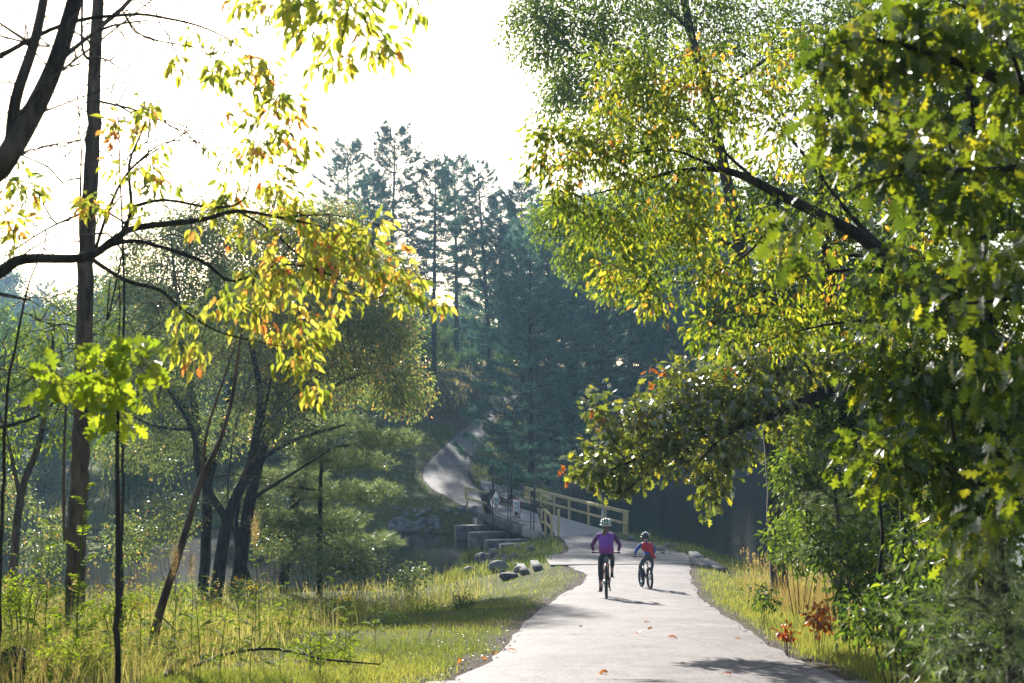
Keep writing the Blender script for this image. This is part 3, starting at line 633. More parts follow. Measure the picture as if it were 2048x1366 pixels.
def torus_pts(c, R, k=28):   # wheel circle in the local YZ plane
    return [(c[0], c[1]+R*math.cos(t), c[2]+R*math.sin(t)) for t in np.linspace(0, 2*math.pi, k+1)]
def bicycle(loc, rz, k, frame, tyre, label, bag=False, fork_susp=True, crank=0.0, tw=.028, lean=0):
    """local +Y is forward; origin = rear wheel contact; k = size factor"""
    e = empty('bicycle', loc, rz, label, 'bicycle'); e.rotation_euler = (0, lean, rz)
    R = .345*k; wb = 1.08*k
    for nm, yc in (('wheel', 0), ('wheel', wb)):
        w = MB(); c = (0, yc, R)
        w.tube(torus_pts(c, R-tw*1.25), .013*k, 6, cap=False); w.tube([(-.05*k, yc, R), (.05*k, yc, R)], .02*k, 8)
        for q in range(20):
            t = 2*math.pi*q/20; w.tube([(.03*k*(1 if q % 2 else -1), yc+.02*math.cos(t), R+.02*math.sin(t)), (0, yc+(R-tw)*math.cos(t), R+(R-tw)*math.sin(t))], .0018, 3, cap=False)
        wo_ = w.build('wheel', M['rimmetal'], e)
        t_ = MB(); t_.tube(torus_pts(c, R-tw), tw, 8, cap=False)
        for q in range(44):
            a_ = 2*math.pi*q/44
            for x_ in (-.6, 0, .6):
                rr = R-tw*(.0+(.25 if x_ else 0)); pos = (x_*tw, yc+rr*math.cos(a_+(.07 if x_ == 0 else 0)), R+rr*math.sin(a_+(.07 if x_ == 0 else 0)))
                t_.box(pos, (tw*.5, .016*k, .014*k), Euler((a_, 0, 0)))
        t_.build('tyre', tyre, wo_)
    bb = (0, .44*k, R-.04*k); st = (0, .30*k, .80*k); hd = (0, .93*k, .88*k); hl = (0, .97*k, .76*k); ax0 = (0, 0, R); ax1 = (0, wb, R)
    f = MB(); f.tube([bb, (0, .27*k, .86*k)], .018*k, 8); f.tube([st, hd], .02*k, 8); f.tube([bb, hl], .024*k, 8); f.tube([(0, .915*k, .93*k), hl], .023*k, 8)
    for sx in (-1, 1):
        f.tube([(sx*.02, bb[1]-.03, bb[2]), (sx*.075*k, .02*k, R)], .011*k, 6); f.tube([(sx*.015, .31*k, .74*k), (sx*.06*k, .12*k, .56*k), (sx*.075*k, .0, R)], .010*k, 6)
    f.build('frame', frame, e)
    fk = MB()
    for sx in (-1, 1): fk.tube([(sx*.06*k, .985*k, .74*k), (sx*.065*k, wb, R)], .017*k, 6)
    fk.tube([(-.065*k, .985*k, .74*k), (.065*k, .985*k, .74*k)], .02*k, 6); fk.build('fork', M['black'], e)
    h = MB(); h.tube([(-.31*k, .84*k, 1.0*k), (-.16*k, .89*k, 1.0*k), (0, .90*k, .97*k), (.16*k, .89*k, 1.0*k), (.31*k, .84*k, 1.0*k)], .014*k, 8); h.tube([(0, .90*k, .97*k), (0, .915*k, .93*k)], .02*k, 8)
    for sx in (-1, 1): h.tube([(sx*.33*k, .835*k, 1.0*k), (sx*.22*k, .872*k, 1.0*k)], .019*k, 8)
    h.build('handlebar', M['black'], e)
    s_ = MB(); s_.tube([(0, .27*k, .80*k), (0, .25*k, .93*k)], .014*k, 8); s_.build('seat_post', M['rimmetal'], e)
    s_ = MB(); V = []
    prof = [(-.12, .075), (-.06, .08), (.02, .045), (.10, .025), (.15, .018)]
    for y_, w_ in prof: V += [(-w_*k, .25*k+y_*k, .93*k), (-w_*.6*k, .25*k+y_*k, .965*k), (w_*.6*k, .25*k+y_*k, .965*k), (w_*k, .25*k+y_*k, .93*k)]
    fs = [(i*4+j, i*4+j+1, i*4+j+5, i*4+j+4) for i in range(4) for j in range(3)]+[(3, 2, 1, 0), (16, 17, 18, 19)]+[(i*4+3, i*4, i*4+4, i*4+7) for i in range(4)]
    s_.add(V, fs); s_.build('saddle', M['black'], e)
    cr = MB(); cr.tube([(.05*k, bb[1]-.0, bb[2]), (.075*k, bb[1], bb[2])], .085*k, 16)
    pd = []
    for sx, a_ in ((-1, crank), (1, crank+math.pi)):
        L = .165*k; py, pz = bb[1]+L*math.sin(a_), bb[2]-L*math.cos(a_)
        cr.tube([(sx*.08*k, bb[1], bb[2]), (sx*.095*k, py, pz)], .012*k, 6); pd.append((sx*.14*k, py, pz))
    cr.build('crankset', M['black'], e)
    for p_ in pd: q_ = MB(); q_.box(p_, (.09*k, .08*k, .022*k)); q_.build('pedal', M['black'], e)
    ds = MB(); ds.tube([(-.06*k, 0, R), (-.052*k, 0, R)], .075*k, 16); ds.build('brake_disc', M['rimmetal'], e)
    cs = MB(); cs.tube([(.04*k, 0, R), (.065*k, 0, R)], [.065*k, .03*k], 12); cs.tube([(.07*k, .01, R-.02), (.085*k, .03*k, R-.17*k)], .014*k, 6); cs.build('derailleur', M['black'], e)
    if bag: b_ = MB(); b_.box((0, .12*k, .86*k), (.10, .13, .15), Euler((.35, 0, 0)), 0, .03); b_.build('saddle_bag', M['bag'], e); b_ = MB(); b_.box((0, .05*k, .79*k), (.05, .015, .06), Euler((.35, 0, 0)), 0, .004); b_.build('rear_reflector', M['signred'], e)
    return e, pd

def hand(chains, wrist, grip, side, k, mi):
    """palm and five fingers curled round the grip (grip runs along x)"""
    w = Vector(wrist); g = Vector(grip); d = (g-w); d.normalize()
    out = [(mi, [(*w, .024*k, ('w', side)), (*(w+(g-w)*.55+Vector((0, 0, .012*k))), (.034*k, .020*k), ('p', side))])]
    palm = w+(g-w)*.55+Vector((0, 0, .012*k))
    for j, (dx, L) in enumerate(((-.030, .9), (-.010, 1.0), (.010, .97), (.030, .8))):
        a_ = palm+Vector((dx*k, .012*k, .002)); b_ = g+Vector((dx*1.05*k, .018*k*L, .026*k)); c_ = g+Vector((dx*1.05*k, .034*k*L, .002*k)); e_ = g+Vector((dx*1.0*k, .018*k*L, -.022*k))
        out.append((mi, [(*a_, .010*k), (*b_, .0095*k), (*c_, .009*k), (*e_, .0075*k)]))
    tx = -side*.040*k
    out.append((mi, [(*(w+(g-w)*.3+Vector((tx*.5, 0, 0))), .012*k), (*(g+Vector((tx, -.018*k, .012*k))), .011*k), (*(g+Vector((tx*.9, .006*k, -.018*k))), .009*k)]))
    return out

def rider(loc, rz, k, pd, adult, label):
    e = empty('person', loc, rz, label, 'person')
    J = lambda x, y, z: (x*k, y*k, z*k)
    pel = (0, .20, 1.00); 
    mats = [M['jersey'], M['jersey_low'], M['sleeve'], M['tights'], M['skin'], M['shoe']] if adult else [M['blueshirt'], M['blueshirt'], M['blueshirt'], M['grey_pants'], M['skin'], M['teal']]
    hw = .088
    ch = [(3, [(*J(0, .20, .985), (.135*k, .105*k), 'pel'), (*J(0, .225, 1.06), (.128*k, .10*k), 'low')]),
          (1, [(*J(0, .225, 1.06), .12*k, 'low'), (*J(0, .265, 1.18), (.118*k, .092*k), 'mid')]),
          (0, [(*J(0, .265, 1.18), .12*k, 'mid'), (*J(0, .335, 1.33), (.132*k, .10*k), 'ch'), (*J(0, .39, 1.44), (.10*k, .08*k), 'nk0')]),
          (4, [(*J(0, .39, 1.44), .08*k, 'nk0'), (*J(0, .425, 1.51), .050*k, 'nk'), (*J(0, .455, 1.585), (.072*k, .082*k), 'hd0'), (*J(0, .465, 1.66), (.078*k, .092*k), 'hd1'), (*J(0, .46, 1.715), (.055*k, .062*k), 'hd2')])]
    grips = []
    for sx in (-1, 1):
        kn = pd[0] if sx < 0 else pd[1]
        foot = Vector((kn[0]*.93/k, kn[1]/k, kn[2]/k))
        hip = Vector((sx*hw, .21, .975)); ank = foot+Vector((0, -.09, .105))
        # knee by two-bone solution, bending forward (and slightly outward)
        L1, L2 = .44, .43; dd = ank-hip; D = min(dd.length, L1+L2-.005); aa = (L1*L1-L2*L2+D*D)/(2*D); hh = math.sqrt(max(L1*L1-aa*aa, 0))
        f_ = Vector((sx*(.10 if adult else .38), 1, .25)); n_ = (f_-dd.normalized()*f_.dot(dd.normalized())).normalized(); kne = hip+dd.normalized()*aa+n_*hh
        cal = kne.lerp(ank, .33)+Vector((0, -.02, 0)); low = kne.lerp(ank, .62 if adult else .9); up = hip.lerp(kne, .45)
        ch.append((3, [(*J(0, .20, .985), .12*k, 'pel'), (*J(*hip), (.098*k, .098*k), ('hip', sx)), (*J(*up), .082*k, ('th', sx)), (*J(*kne), .058*k, ('kn', sx)), (*J(*cal), .056*k, ('ca', sx)), (*J(*low), .043*k, ('lo', sx))]))
        ch.append((4 if adult else 3, [(*J(*low), .04*k, ('lo', sx)), (*J(*ank), .034*k, ('an', sx))]))
        ch.append((5, [(*J(*ank), .036*k, ('an', sx)), (*J(*(foot+Vector((0, -.10, .04)))), (.038*k, .036*k), ('he', sx))]))
        ch.append((5, [(*J(*(foot+Vector((0, -.10, .04)))), .036*k, ('he', sx)), (*J(*(foot+Vector((0, .03, .035)))), (.044*k, .030*k), ('ba', sx)), (*J(*(foot+Vector((0, .12, .03)))), (.035*k, .02*k), ('to', sx))]))
        sh = Vector((sx*.175, .375, 1.405)); gr = Vector((sx*.275, .852, 1.02)); wr = gr+Vector((sx*.015, -.10, .035)); el = sh.lerp(wr, .5)+Vector((sx*.085, -.03, -.05))
        ch.append((0, [(*J(0, .335, 1.33), .13*k, 'ch'), (*J(sx*.12, .37, 1.40), .072*k, ('cl', sx))]))
        ch.append((2, [(*J(sx*.12, .37, 1.40), .072*k, ('cl', sx)), (*J(*sh), .066*k, ('sh', sx)), (*J(*sh.lerp(el, .5)), .054*k), (*J(*el), .047*k, ('el', sx)), (*J(*el.lerp(wr, .4)), .044*k), (*J(*wr), .033*k, ('w', sx))]))
        ch += hand(None, J(*wr), J(*gr), sx, k, 4)
    b = skin_body('body', ch, mats, e, 2)
    # face: nose, ears, eyes and mouth on the head (the riders look away from the camera)
    hx = Vector(J(0, .465, 1.645))
    fm = MB(); fm.tube([hx+Vector((0, .088*k, .015*k)), hx+Vector((0, .112*k, -.015*k))], [.008*k, .014*k], 6)
    for sx in (-1, 1): fm.tube([hx+Vector((sx*.078*k, -.005*k, -.028*k)), hx+Vector((sx*.088*k, -.012*k, .0)), hx+Vector((sx*.080*k, -.002*k, .022*k))], [.008*k, .014*k, .008*k], 6)
    fm.build('ears_and_nose', M['skin'], e, smooth=True)
    for sx in (-1, 1): ey = MB(); ey.tube([hx+Vector((sx*.030*k, .080*k, .012*k)), hx+Vector((sx*.030*k, .092*k, .012*k))], [.012*k, .006*k], 8); ey.build('eye', M['black'], e)
    mo = MB(); mo.tube([hx+Vector((-.022*k, .086*k, -.045*k)), hx+Vector((.022*k, .086*k, -.045*k))], .006*k, 6); mo.build('mouth', M['signred'], e)
    # helmet: a shell with raised ribs and dark vents
    hk = k*(1.06 if adult else 1.18); hc = Vector(J(0, .452, 1.655 if adult else 1.645))
    bm = bmesh.new(); bmesh.ops.create_uvsphere(bm, u_segments=24, v_segments=14, radius=1)
    for v in list(bm.verts):
        if v.co.z < -.12: bm.verts.remove(v)
    for v in bm.verts: v.co = Vector((v.co.x*.112*hk, v.co.y*.140*hk-.012*hk*v.co.z, v.co.z*.118*hk-(.02*hk if v.co.y < -.4 else 0)))
    me = bpy.data.meshes.new('helmet'); bm.to_mesh(me); bm.free(); me.materials.append(M['helmet_d'] if not adult else M['black'])
    for p_ in me.polygons: p_.use_smooth = True
    ho = obj('helmet', me, e); ho.location = hc; sm = ho.modifiers.new('thick', 'SOLIDIFY'); sm.thickness = .015*hk
    rb = MB(); mat = M['helmet_w'] if adult else M['helmet_d']
    for x_ in (-.085, -.05, 0, .05, .085) if adult else (-.06, 0, .06):
        pts = []
        for t in np.linspace(-.12, math.pi+.02, 12):
            yy, zz = math.cos(t), math.sin(t); sc_ = math.sqrt(max(0, 1-(x_/.125)**2)); pts.append((hc.x+x_*hk, hc.y-yy*.146*hk*sc_, hc.z+zz*.124*hk*sc_-(.018*hk if yy > .4 else 0)))
        rb.tube(pts, .014*hk, 6)
    for zz in (-.10, .45):
        c_ = math.sqrt(1-zz*zz); pts = [(hc.x+math.cos(t)*.116*hk*c_, hc.y+math.sin(t)*.146*hk*c_, hc.z+zz*.12*hk-(.018*hk if math.sin(t) < -.4 else 0)) for t in np.linspace(0, 2*math.pi, 25)]
        rb.tube(pts, .015*hk, 6, cap=False)
    rb.build('helmet_ribs', mat, e, smooth=True)
    return e

# woman, riding away, left foot down
pw = on_path(1213, 1199.5); zs = math.atan2(-.9, 8.0)
bk, pdw = bicycle(tuple(pw+[0, 0, .015]), math.radians(-3), 1.0, M['frame_red'], M['tyre_brown'], 'adult mountain bike with orange-red frame, grey saddle bag and knobby tyres', bag=True, crank=.15, tw=.029)
bk.rotation_euler = (-.075, 0, math.radians(-3))
wm = rider(tuple(pw+[0, 0, .015]), math.radians(-3), 1.0, pdw, True, 'woman in purple jacket, black capri tights and white helmet riding away on a bicycle')
wm.rotation_euler = (-.075, 0, math.radians(-3))
mb = MB(); x0 = Vector((0, .41, 1.60))
for i in range(9):
    ox, oy = random.uniform(-.03, .03), random.uniform(-.015, .015)
    mb.tube([x0+Vector((ox*.6, -.03+oy, .02)), x0+Vector((-.01+ox, -.085+oy, -.04)), x0+Vector((-.035+ox*1.3, -.10+oy, -.13)), x0+Vector((-.055+ox*1.2, -.115+oy, -.22)), x0+Vector((-.07+ox*.6, -.12+oy, -.30-random.uniform(0, .05)))], [.03, .024, .022, .016, .004], 6)
mb.tube([x0+Vector((0, .0, .06)), x0+Vector((0, -.015, -.01)), x0+Vector((0, .0, -.08))], [.07, .085, .045], 10)
mb.build('hair', M['hair'], wm, smooth=True)
# quilted vest over the jacket
def shell(name, rings, mat, parent, k=1, seg=20, smooth=True):
    mb = MB(); V = []
    for (x, y, z, a_, b_) in rings:
        for j in range(seg):
            t = 2*math.pi*j/seg; V.append((x+a_*math.cos(t)*(1+.02*math.sin(5*t)), y+b_*math.sin(t), z))
    n_ = len(rings); mb.add(V, [(i*seg+j, i*seg+(j+1) % seg, (i+1)*seg+(j+1) % seg, (i+1)*seg+j) for i in range(n_-1) for j in range(seg)])
    o = mb.build(name, mat, parent, smooth=smooth); md = o.modifiers.new('t', 'SOLIDIFY'); md.thickness = .008; return o
rings = []
for i, t in enumerate(np.linspace(0, 1, 17)):
    z = 1.00+.40*t; y = .215+.145*t+.02*t*t; w_ = np.interp(t, [0, .25, .5, .8, 1], [.178, .168, .158, .178, .150]); q = 1+.018*(i % 2)
    rings.append((0, y, z, w_*q, .125*q))
v_ = shell('vest', rings, M['jersey'], wm); v_.data.materials.append(M['jersey_low'])
for p_ in v_.data.polygons: p_.material_index = 1 if p_.center.z < 1.16+.03*math.sin(p_.center.x*30) else 0

# child, a little farther on
pc = on_path(1300, 1179.5)
kb = .80
ck, pdc = bicycle(tuple(pc+[0, 0, .012]), math.radians(9), kb, M['frame_blue'], M['tyre'], 'small dark blue child bicycle with black tyres', crank=.55, tw=.030)
ck.rotation_euler = (-.06, 0, math.radians(9))
ch_ = rider(tuple(pc+[0, 0, .012]), math.radians(9), kb, pdc, False, 'child in blue shirt, crooked red vest, grey trousers and dark helmet riding away')
ch_.rotation_euler = (-.06, 0, math.radians(9))
rings = []
for i, t in enumerate(np.linspace(0, 1, 11)):
    z = kb*(1.20+.27*t); y = kb*(.285+.115*t); w_ = np.interp(t, [0, .5, .8, 1], [.175, .205, .20, .13])*kb
    rings.append((.03*(1-t), y, z, w_, .14*kb))
rv = shell('vest', rings, M['redvest'], ch_)
for v in rv.data.vertices:      # the vest hangs low on the right side
    if v.co.z < kb*1.30: v.co.z -= max(0, v.co.x+.05)*1.0*(kb*1.30-v.co.z)/.1*.6
mb = MB(); V = []; 
for i in range(7):
    t = i/6; c0 = Vector((.03+.13*t, kb*.20-.02*t-.015*math.sin(t*9), kb*1.30-.26*t)); w0 = .13-.06*t
    V += [c0+Vector((-w0*.7, 0, w0*.35)), c0+Vector((0, -.03-.01*math.sin(t*14), 0)), c0+Vector((w0*.7, .01, -w0*.25))]
mb.add(V, [(i*3+j, i*3+j+1, i*3+j+4, i*3+j+3) for i in range(6) for j in range(2)]); o = mb.build('vest_flap', M['redvest'], ch_, smooth=True); md = o.modifiers.new('t', 'SOLIDIFY'); md.thickness = .012

# ------------------------------------------------------------------ foliage
def fan(outline, mid=None):
    """leaf in the xy plane from an outline (x along the leaf); returns verts, tris (fan on midrib points)"""
    n_ = len(outline); V = list(outline); c = len(V); V.append(mid or (.5, 0, -.04)); T = [(c, i, (i+1) % n_) for i in range(n_)]
    return np.array(V, float), np.array(T)
def fold(P, k=.25, droop=.18): return [(x, y, abs(y)*k-droop*x*x) for x, y in P]
L_OV = (np.array([(0, 0, 0), (.28, .19, .10), (.28, -.19, .10), (.62, .16, .05), (.62, -.16, .05), (1, 0, -.26), (.45, 0, -.03)]),
        np.array([(0, 1, 6), (0, 6, 2), (1, 3, 6), (2, 6, 4), (3, 5, 6), (6, 5, 4)]))
L_DI = (np.array([(0, 0, 0), (.5, .26, .05), (1, 0, -.12), (.5, -.26, .05)]), np.array([(0, 1, 2), (0, 2, 3)]))
half = [(0, 0), (.10, .03), (.20, .16), (.30, .08), (.36, .26), (.46, .34), (.50, .12), (.60, .30), (.70, .33), (.70, .12), (.82, .20), (.88, .12), (1, .0)]
oak_out = fold(half+[(x, -y) for x, y in half[-2:0:-1]], .2, .2)
def strip_leaf(h, droop=.2, k=.2):
    V = []; 
    for x, y in h: V += [(x, y, y*k-droop*x*x), (x, -y, y*k-droop*x*x), (x, 0, -droop*x*x-.01)]
    T = []
    for i in range(len(h)-1):
        a, b = 3*i, 3*i+3; T += [(a, b, b+2), (a, b+2, a+2), (a+1, a+2, b+2), (a+1, b+2, b+1)]
    V = np.array(V, float); T = [t for t in T if np.linalg.norm(np.cross(V[t[1]]-V[t[0]], V[t[2]]-V[t[0]])) > 1e-6]
    return V, np.array(T)
L_OAK = strip_leaf(half)
L_OAK2 = strip_leaf([(0, .01), (.18, .14), (.28, .07), (.45, .34), (.54, .12), (.70, .32), (.76, .12), (1, 0)])
def star(n_=5, r0=.30, seed=0):
    P = []
    for i in range(n_):
        a_ = math.radians(-125+250*i/(n_-1)); P.append((.38+.62*math.cos(a_)*(1 if i == n_//2 else .86), .58*math.sin(a_)))
        if i < n_-1: b_ = math.radians(-125+250*(i+.5)/(n_-1)); P.append((.38+r0*math.cos(b_), r0*math.sin(b_)))
    P.append((.0, .0)); return fan([(x, y, abs(y)*.15-.15*x*x) for x, y in P], (.38, 0, -.03))
L_MAP = star()
def frames(D, Nn):
    D = D/np.linalg.norm(D, axis=1, keepdims=True); Nn = Nn-D*(D*Nn).sum(1, keepdims=True); Nn = Nn/(np.linalg.norm(Nn, axis=1, keepdims=True)+1e-9)
    return np.stack([D, np.cross(Nn, D), Nn], 2)
def unit(n_): v = rng.normal(size=(n_, 3)); return v/np.linalg.norm(v, axis=1, keepdims=True)
def leaf_batch(tpl, P, D, Nn, size, rnd):
    V0, T0 = tpl; R = frames(D, Nn); V = P[:, None, :]+size[:, None, None]*np.einsum('nij,kj->nki', R, V0)
    k = len(V0); T = T0[None]+(np.arange(len(P))*k)[:, None, None]
    return V.reshape(-1, 3), T.reshape(-1, 3), np.repeat(rnd, k)
def tubes_np(paths, k=5):
    Vs, Qs, n_ = [], [], 0; ang = 2*np.pi*np.arange(k)/k; ca, sa = np.cos(ang), np.sin(ang)
    for P, R in paths:
        P = np.asarray(P); m_ = len(P)
        if m_ < 2: continue
        kk = k if R[0] > .012 else 3
        if kk != k: a_ = 2*np.pi*np.arange(kk)/kk; c_, s_ = np.cos(a_), np.sin(a_)
        else: c_, s_ = ca, sa
        if R[0] > .06: kk = 9; a_ = 2*np.pi*np.arange(kk)/kk; c_, s_ = np.cos(a_), np.sin(a_)
        T = np.gradient(P, axis=0); T /= np.linalg.norm(T, axis=1, keepdims=True)+1e-9
        ref = np.array([.31, .87, .38]) if abs(T[0] @ [.31, .87, .38]) < .9 else np.array([1., 0, 0])
        U = np.cross(T, ref); U /= np.linalg.norm(U, axis=1, keepdims=True)+1e-9; W_ = np.cross(T, U)
        V = P[:, None]+np.asarray(R)[:, None, None]*(U[:, None]*c_[None, :, None]+W_[:, None]*s_[None, :, None])
        I = np.arange(m_*kk).reshape(m_, kk)+n_; J = np.roll(I, -1, 1)
        Qs.append(np.stack([I[:-1], J[:-1], J[1:], I[1:]], 2).reshape(-1, 4)); Vs.append(V.reshape(-1, 3)); n_ += m_*kk
    return np.concatenate(Vs), np.concatenate(Qs)
def densify(P, R, step, wob=0):
    P = catmull(P, 4) if len(P) > 2 else np.array(P, float); 
    R = np.interp(np.linspace(0, 1, len(P)), np.linspace(0, 1, len(R)), R)
    out, rr = [P[0]], [R[0]]
    for i in range(len(P)-1):
        L = np.linalg.norm(P[i+1]-P[i]); m_ = max(1, int(L/step))
        for j in range(1, m_+1): out.append(P[i]+(P[i+1]-P[i])*j/m_+rng.normal(size=3)*wob*(j < m_)); rr.append(R[i]+(R[i+1]-R[i])*j/m_)
    return np.array(out), np.array(rr)
def grow(limbs, att, step=.35, rt=.004, sag=0.0, power=2.4, jit=.12, rmax=.5):
    """limbs: list of (pts, radii); each limb starts near an earlier one. att: attractor points reached by twigs"""
    cap_ = 60000; NP_ = np.zeros((cap_, 3)); par = -np.ones(cap_, int); fr = np.zeros(cap_); cost = np.zeros(cap_); n_ = 0
    for li, (P, R) in enumerate(limbs):
        Pd, Rd = densify(P, R, step, jit*step*.3)
        p_ = -1
        if li > 0:
            p_ = int(np.argmin(np.linalg.norm(NP_[:n_]-Pd[0], axis=1)))
            if np.linalg.norm(NP_[p_]-Pd[0]) > 2.0: p_ = -1
        for q, r_ in zip(Pd, Rd): NP_[n_] = q; par[n_] = p_; fr[n_] = r_; cost[n_] = 0; p_ = n_; n_ += 1
    if len(att):
        d0 = np.array([np.min(np.linalg.norm(NP_[:n_]-a_, axis=1)) for a_ in att]); tips = np.zeros(len(att), int)
        for i in np.argsort(d0):
            a_ = att[i]; d = np.linalg.norm(NP_[:n_]-a_, axis=1); j = int(np.argmin(d+.25*cost[:n_])); L = d[j]; m_ = max(1, int(L/step)); b = NP_[j].copy(); p_ = j
            if n_+m_ > cap_-2: tips[i] = j; continue
            off = rng.normal(size=3)*L*jit
            for t in range(1, m_+1):
                u = t/m_; q = b+(a_-b)*u+off*4*u*(1-u)*.5+np.array([0, 0, sag*L*4*u*(1-u)*.5])
                NP_[n_] = q; par[n_] = p_; cost[n_] = cost[p_]+L/m_; p_ = n_; n_ += 1
            tips[i] = p_
    else: tips = np.zeros(0, int)
    NP_, par, fr = NP_[:n_], par[:n_], fr[:n_]
    acc = np.zeros(n_); kids = [[] for _ in range(n_)]
    for i in range(n_-1, -1, -1):
        if acc[i] == 0: acc[i] = rt**power
        if par[i] >= 0: acc[par[i]] += acc[i]; kids[par[i]].append(i)
    rad = acc**(1/power); rad = np.where(fr > 0, fr, rad)
    for i in range(n_):
        if par[i] >= 0 and fr[i] == 0: rad[i] = min(rad[i], rad[par[i]]*.96)
    rad = np.maximum(rad, rt*.8)
    paths = []
    for i in range(n_):
        starts = []
        if par[i] < 0: starts.append((i, None))
        if kids[i]:
            ks = sorted(kids[i], key=lambda q: -(rad[q]+(1 if fr[q] > 0 and fr[i] > 0 else 0)))
            kids[i] = ks
            for q in ks[1:]: starts.append((q, i))
        for st_, pr in starts:
            ch = [] if pr is None else [(NP_[pr], rad[st_])]
            q = st_; ch.append((NP_[q], rad[q]))
            guard = 0
            while kids[q]:
                ks = sorted(kids[q], key=lambda w: -(rad[w]+(1 if fr[w] > 0 and fr[q] > 0 else 0))); q = ks[0]; ch.append((NP_[q], rad[q]))
            if len(ch) > 1: paths.append(([c[0] for c in ch], [c[1] for c in ch]))
    return NP_, tips, paths, par
def blobs_pts(blobs):
    """(px, py, d, rx_px, ry_px, depth_m, n) -> points inside real ellipsoids"""
    out = []
    for px, py, d, rx, ry, rd, n_ in blobs:
        c = at(px, py, d); v = unit(n_)*(rng.random((n_, 1))**(1/2.6)); out.append(c+v*np.array([rx*d/F, rd, ry*d/F]))
    return np.concatenate(out)
solo_cache = {}
def solo_meshes(tpl_id, tpl, mat, k=6):
    key = (tpl_id, mat)
    if key not in solo_cache:
        solo_cache[key] = []
        for i in range(k):
            V, T = tpl; V = V.copy(); V[:, 2] += (rng.random()-.5)*.3*V[:, 0]**2; V[:, 1] *= .85+.3*rng.random()
            solo_cache[key].append(np_mesh('leaf', V, [T], M[mat], attr=np.full(len(V), (i+.5)/k)))
    return solo_cache[key]
def tree(name, label, cat, limbs, blobs, tpl, leaf, mat, bark, lsize=(.08, .12), per=8, spread=.25, step=.35, rt=.004, solo=0, droop=.5, group=None,
         rnd_mu=.45, rnd_sd=.25, pieces=None, jit=.12, world=False, extra=None, up=.6, woodname='trunk', k=5, clump=.15, snap=True):
    L = []
    for li in limbs:
        if world: P = [np.array(q[:3], float) for q in li]
        else: P = [at(*q[:3]) for q in li]
        L.append((P, [q[3] for q in li]))
    b0 = L[0][0][0]; gb = gz(b0[0], b0[1])
    if snap and b0[1] > 5: b0[2] = gb-.12
    base = Vector(L[0][0][0])
    e = empty(name, tuple(base), 0, label, cat, group)
    A = blobs if isinstance(blobs, np.ndarray) else (blobs_pts(blobs) if blobs else np.zeros((0, 3)))
    NPs, tips, paths, par = grow(L, A, step, rt, jit=jit)
    V, Q = tubes_np(paths, k)
    obj(woodname, np_mesh(woodname, V-np.array(base), [Q], M[bark], smooth=True), e)
    if len(A):
        n_ = len(A)*per; ti = np.repeat(tips, per); tp = NPs[ti]; pv = NPs[np.maximum(par[ti], 0)]
        tw = tp-pv; tw /= np.linalg.norm(tw, axis=1, keepdims=True)+1e-6
        off = unit(n_); P = tp+off*spread*rng.random((n_, 1))**.6
        D = off*.8+tw*.6+np.array([0, 0, -droop])+unit(n_)*.35
        Nn = unit(n_)*.75+np.array([0, 0, up])
        size = lsize[0]+(lsize[1]-lsize[0])*rng.random(n_)
        cl = np.repeat(rng.normal(size=len(A)), per)*clump
        rnd = np.clip(rnd_mu+cl+rng.normal(size=n_)*rnd_sd, 0, 1)
        order = np.argsort(np.linalg.norm(P-np.array([0, 0, CAMZ]), axis=1)) if solo else np.arange(n_)
        if solo:
            q = P; sx = np.abs(q[:, 0])/np.maximum(q[:, 1], .1); inside = (sx < .36) & (q[:, 1] > 1)
            key = size/np.linalg.norm(q-np.array([0, 0, CAMZ]), axis=1); order = np.argsort(-np.where(inside, key, 0))
            ms = solo_meshes(leaf, tpl, mat); R = frames(D, Nn)
            for i in order[:solo]:
                o = bpy.data.objects.new('leaf', ms[min(5, int(rnd[i]*6))]); COL.objects.link(o); o.parent = e
                mt = Matrix([list(map(float, R[i][r_]*size[i])) for r_ in range(3)]).to_4x4(); mt.translation = Vector(P[i])-base; o.matrix_basis = mt
            keep = order[solo:]
        else: keep = order
        if len(keep):
            V, T, rr = leaf_batch(tpl, P[keep]-np.array(base), D[keep], Nn[keep], size[keep], rnd[keep])
            obj('crown', np_mesh('crown', V, [T], M[mat], attr=rr), e, kind='stuff')
    return e

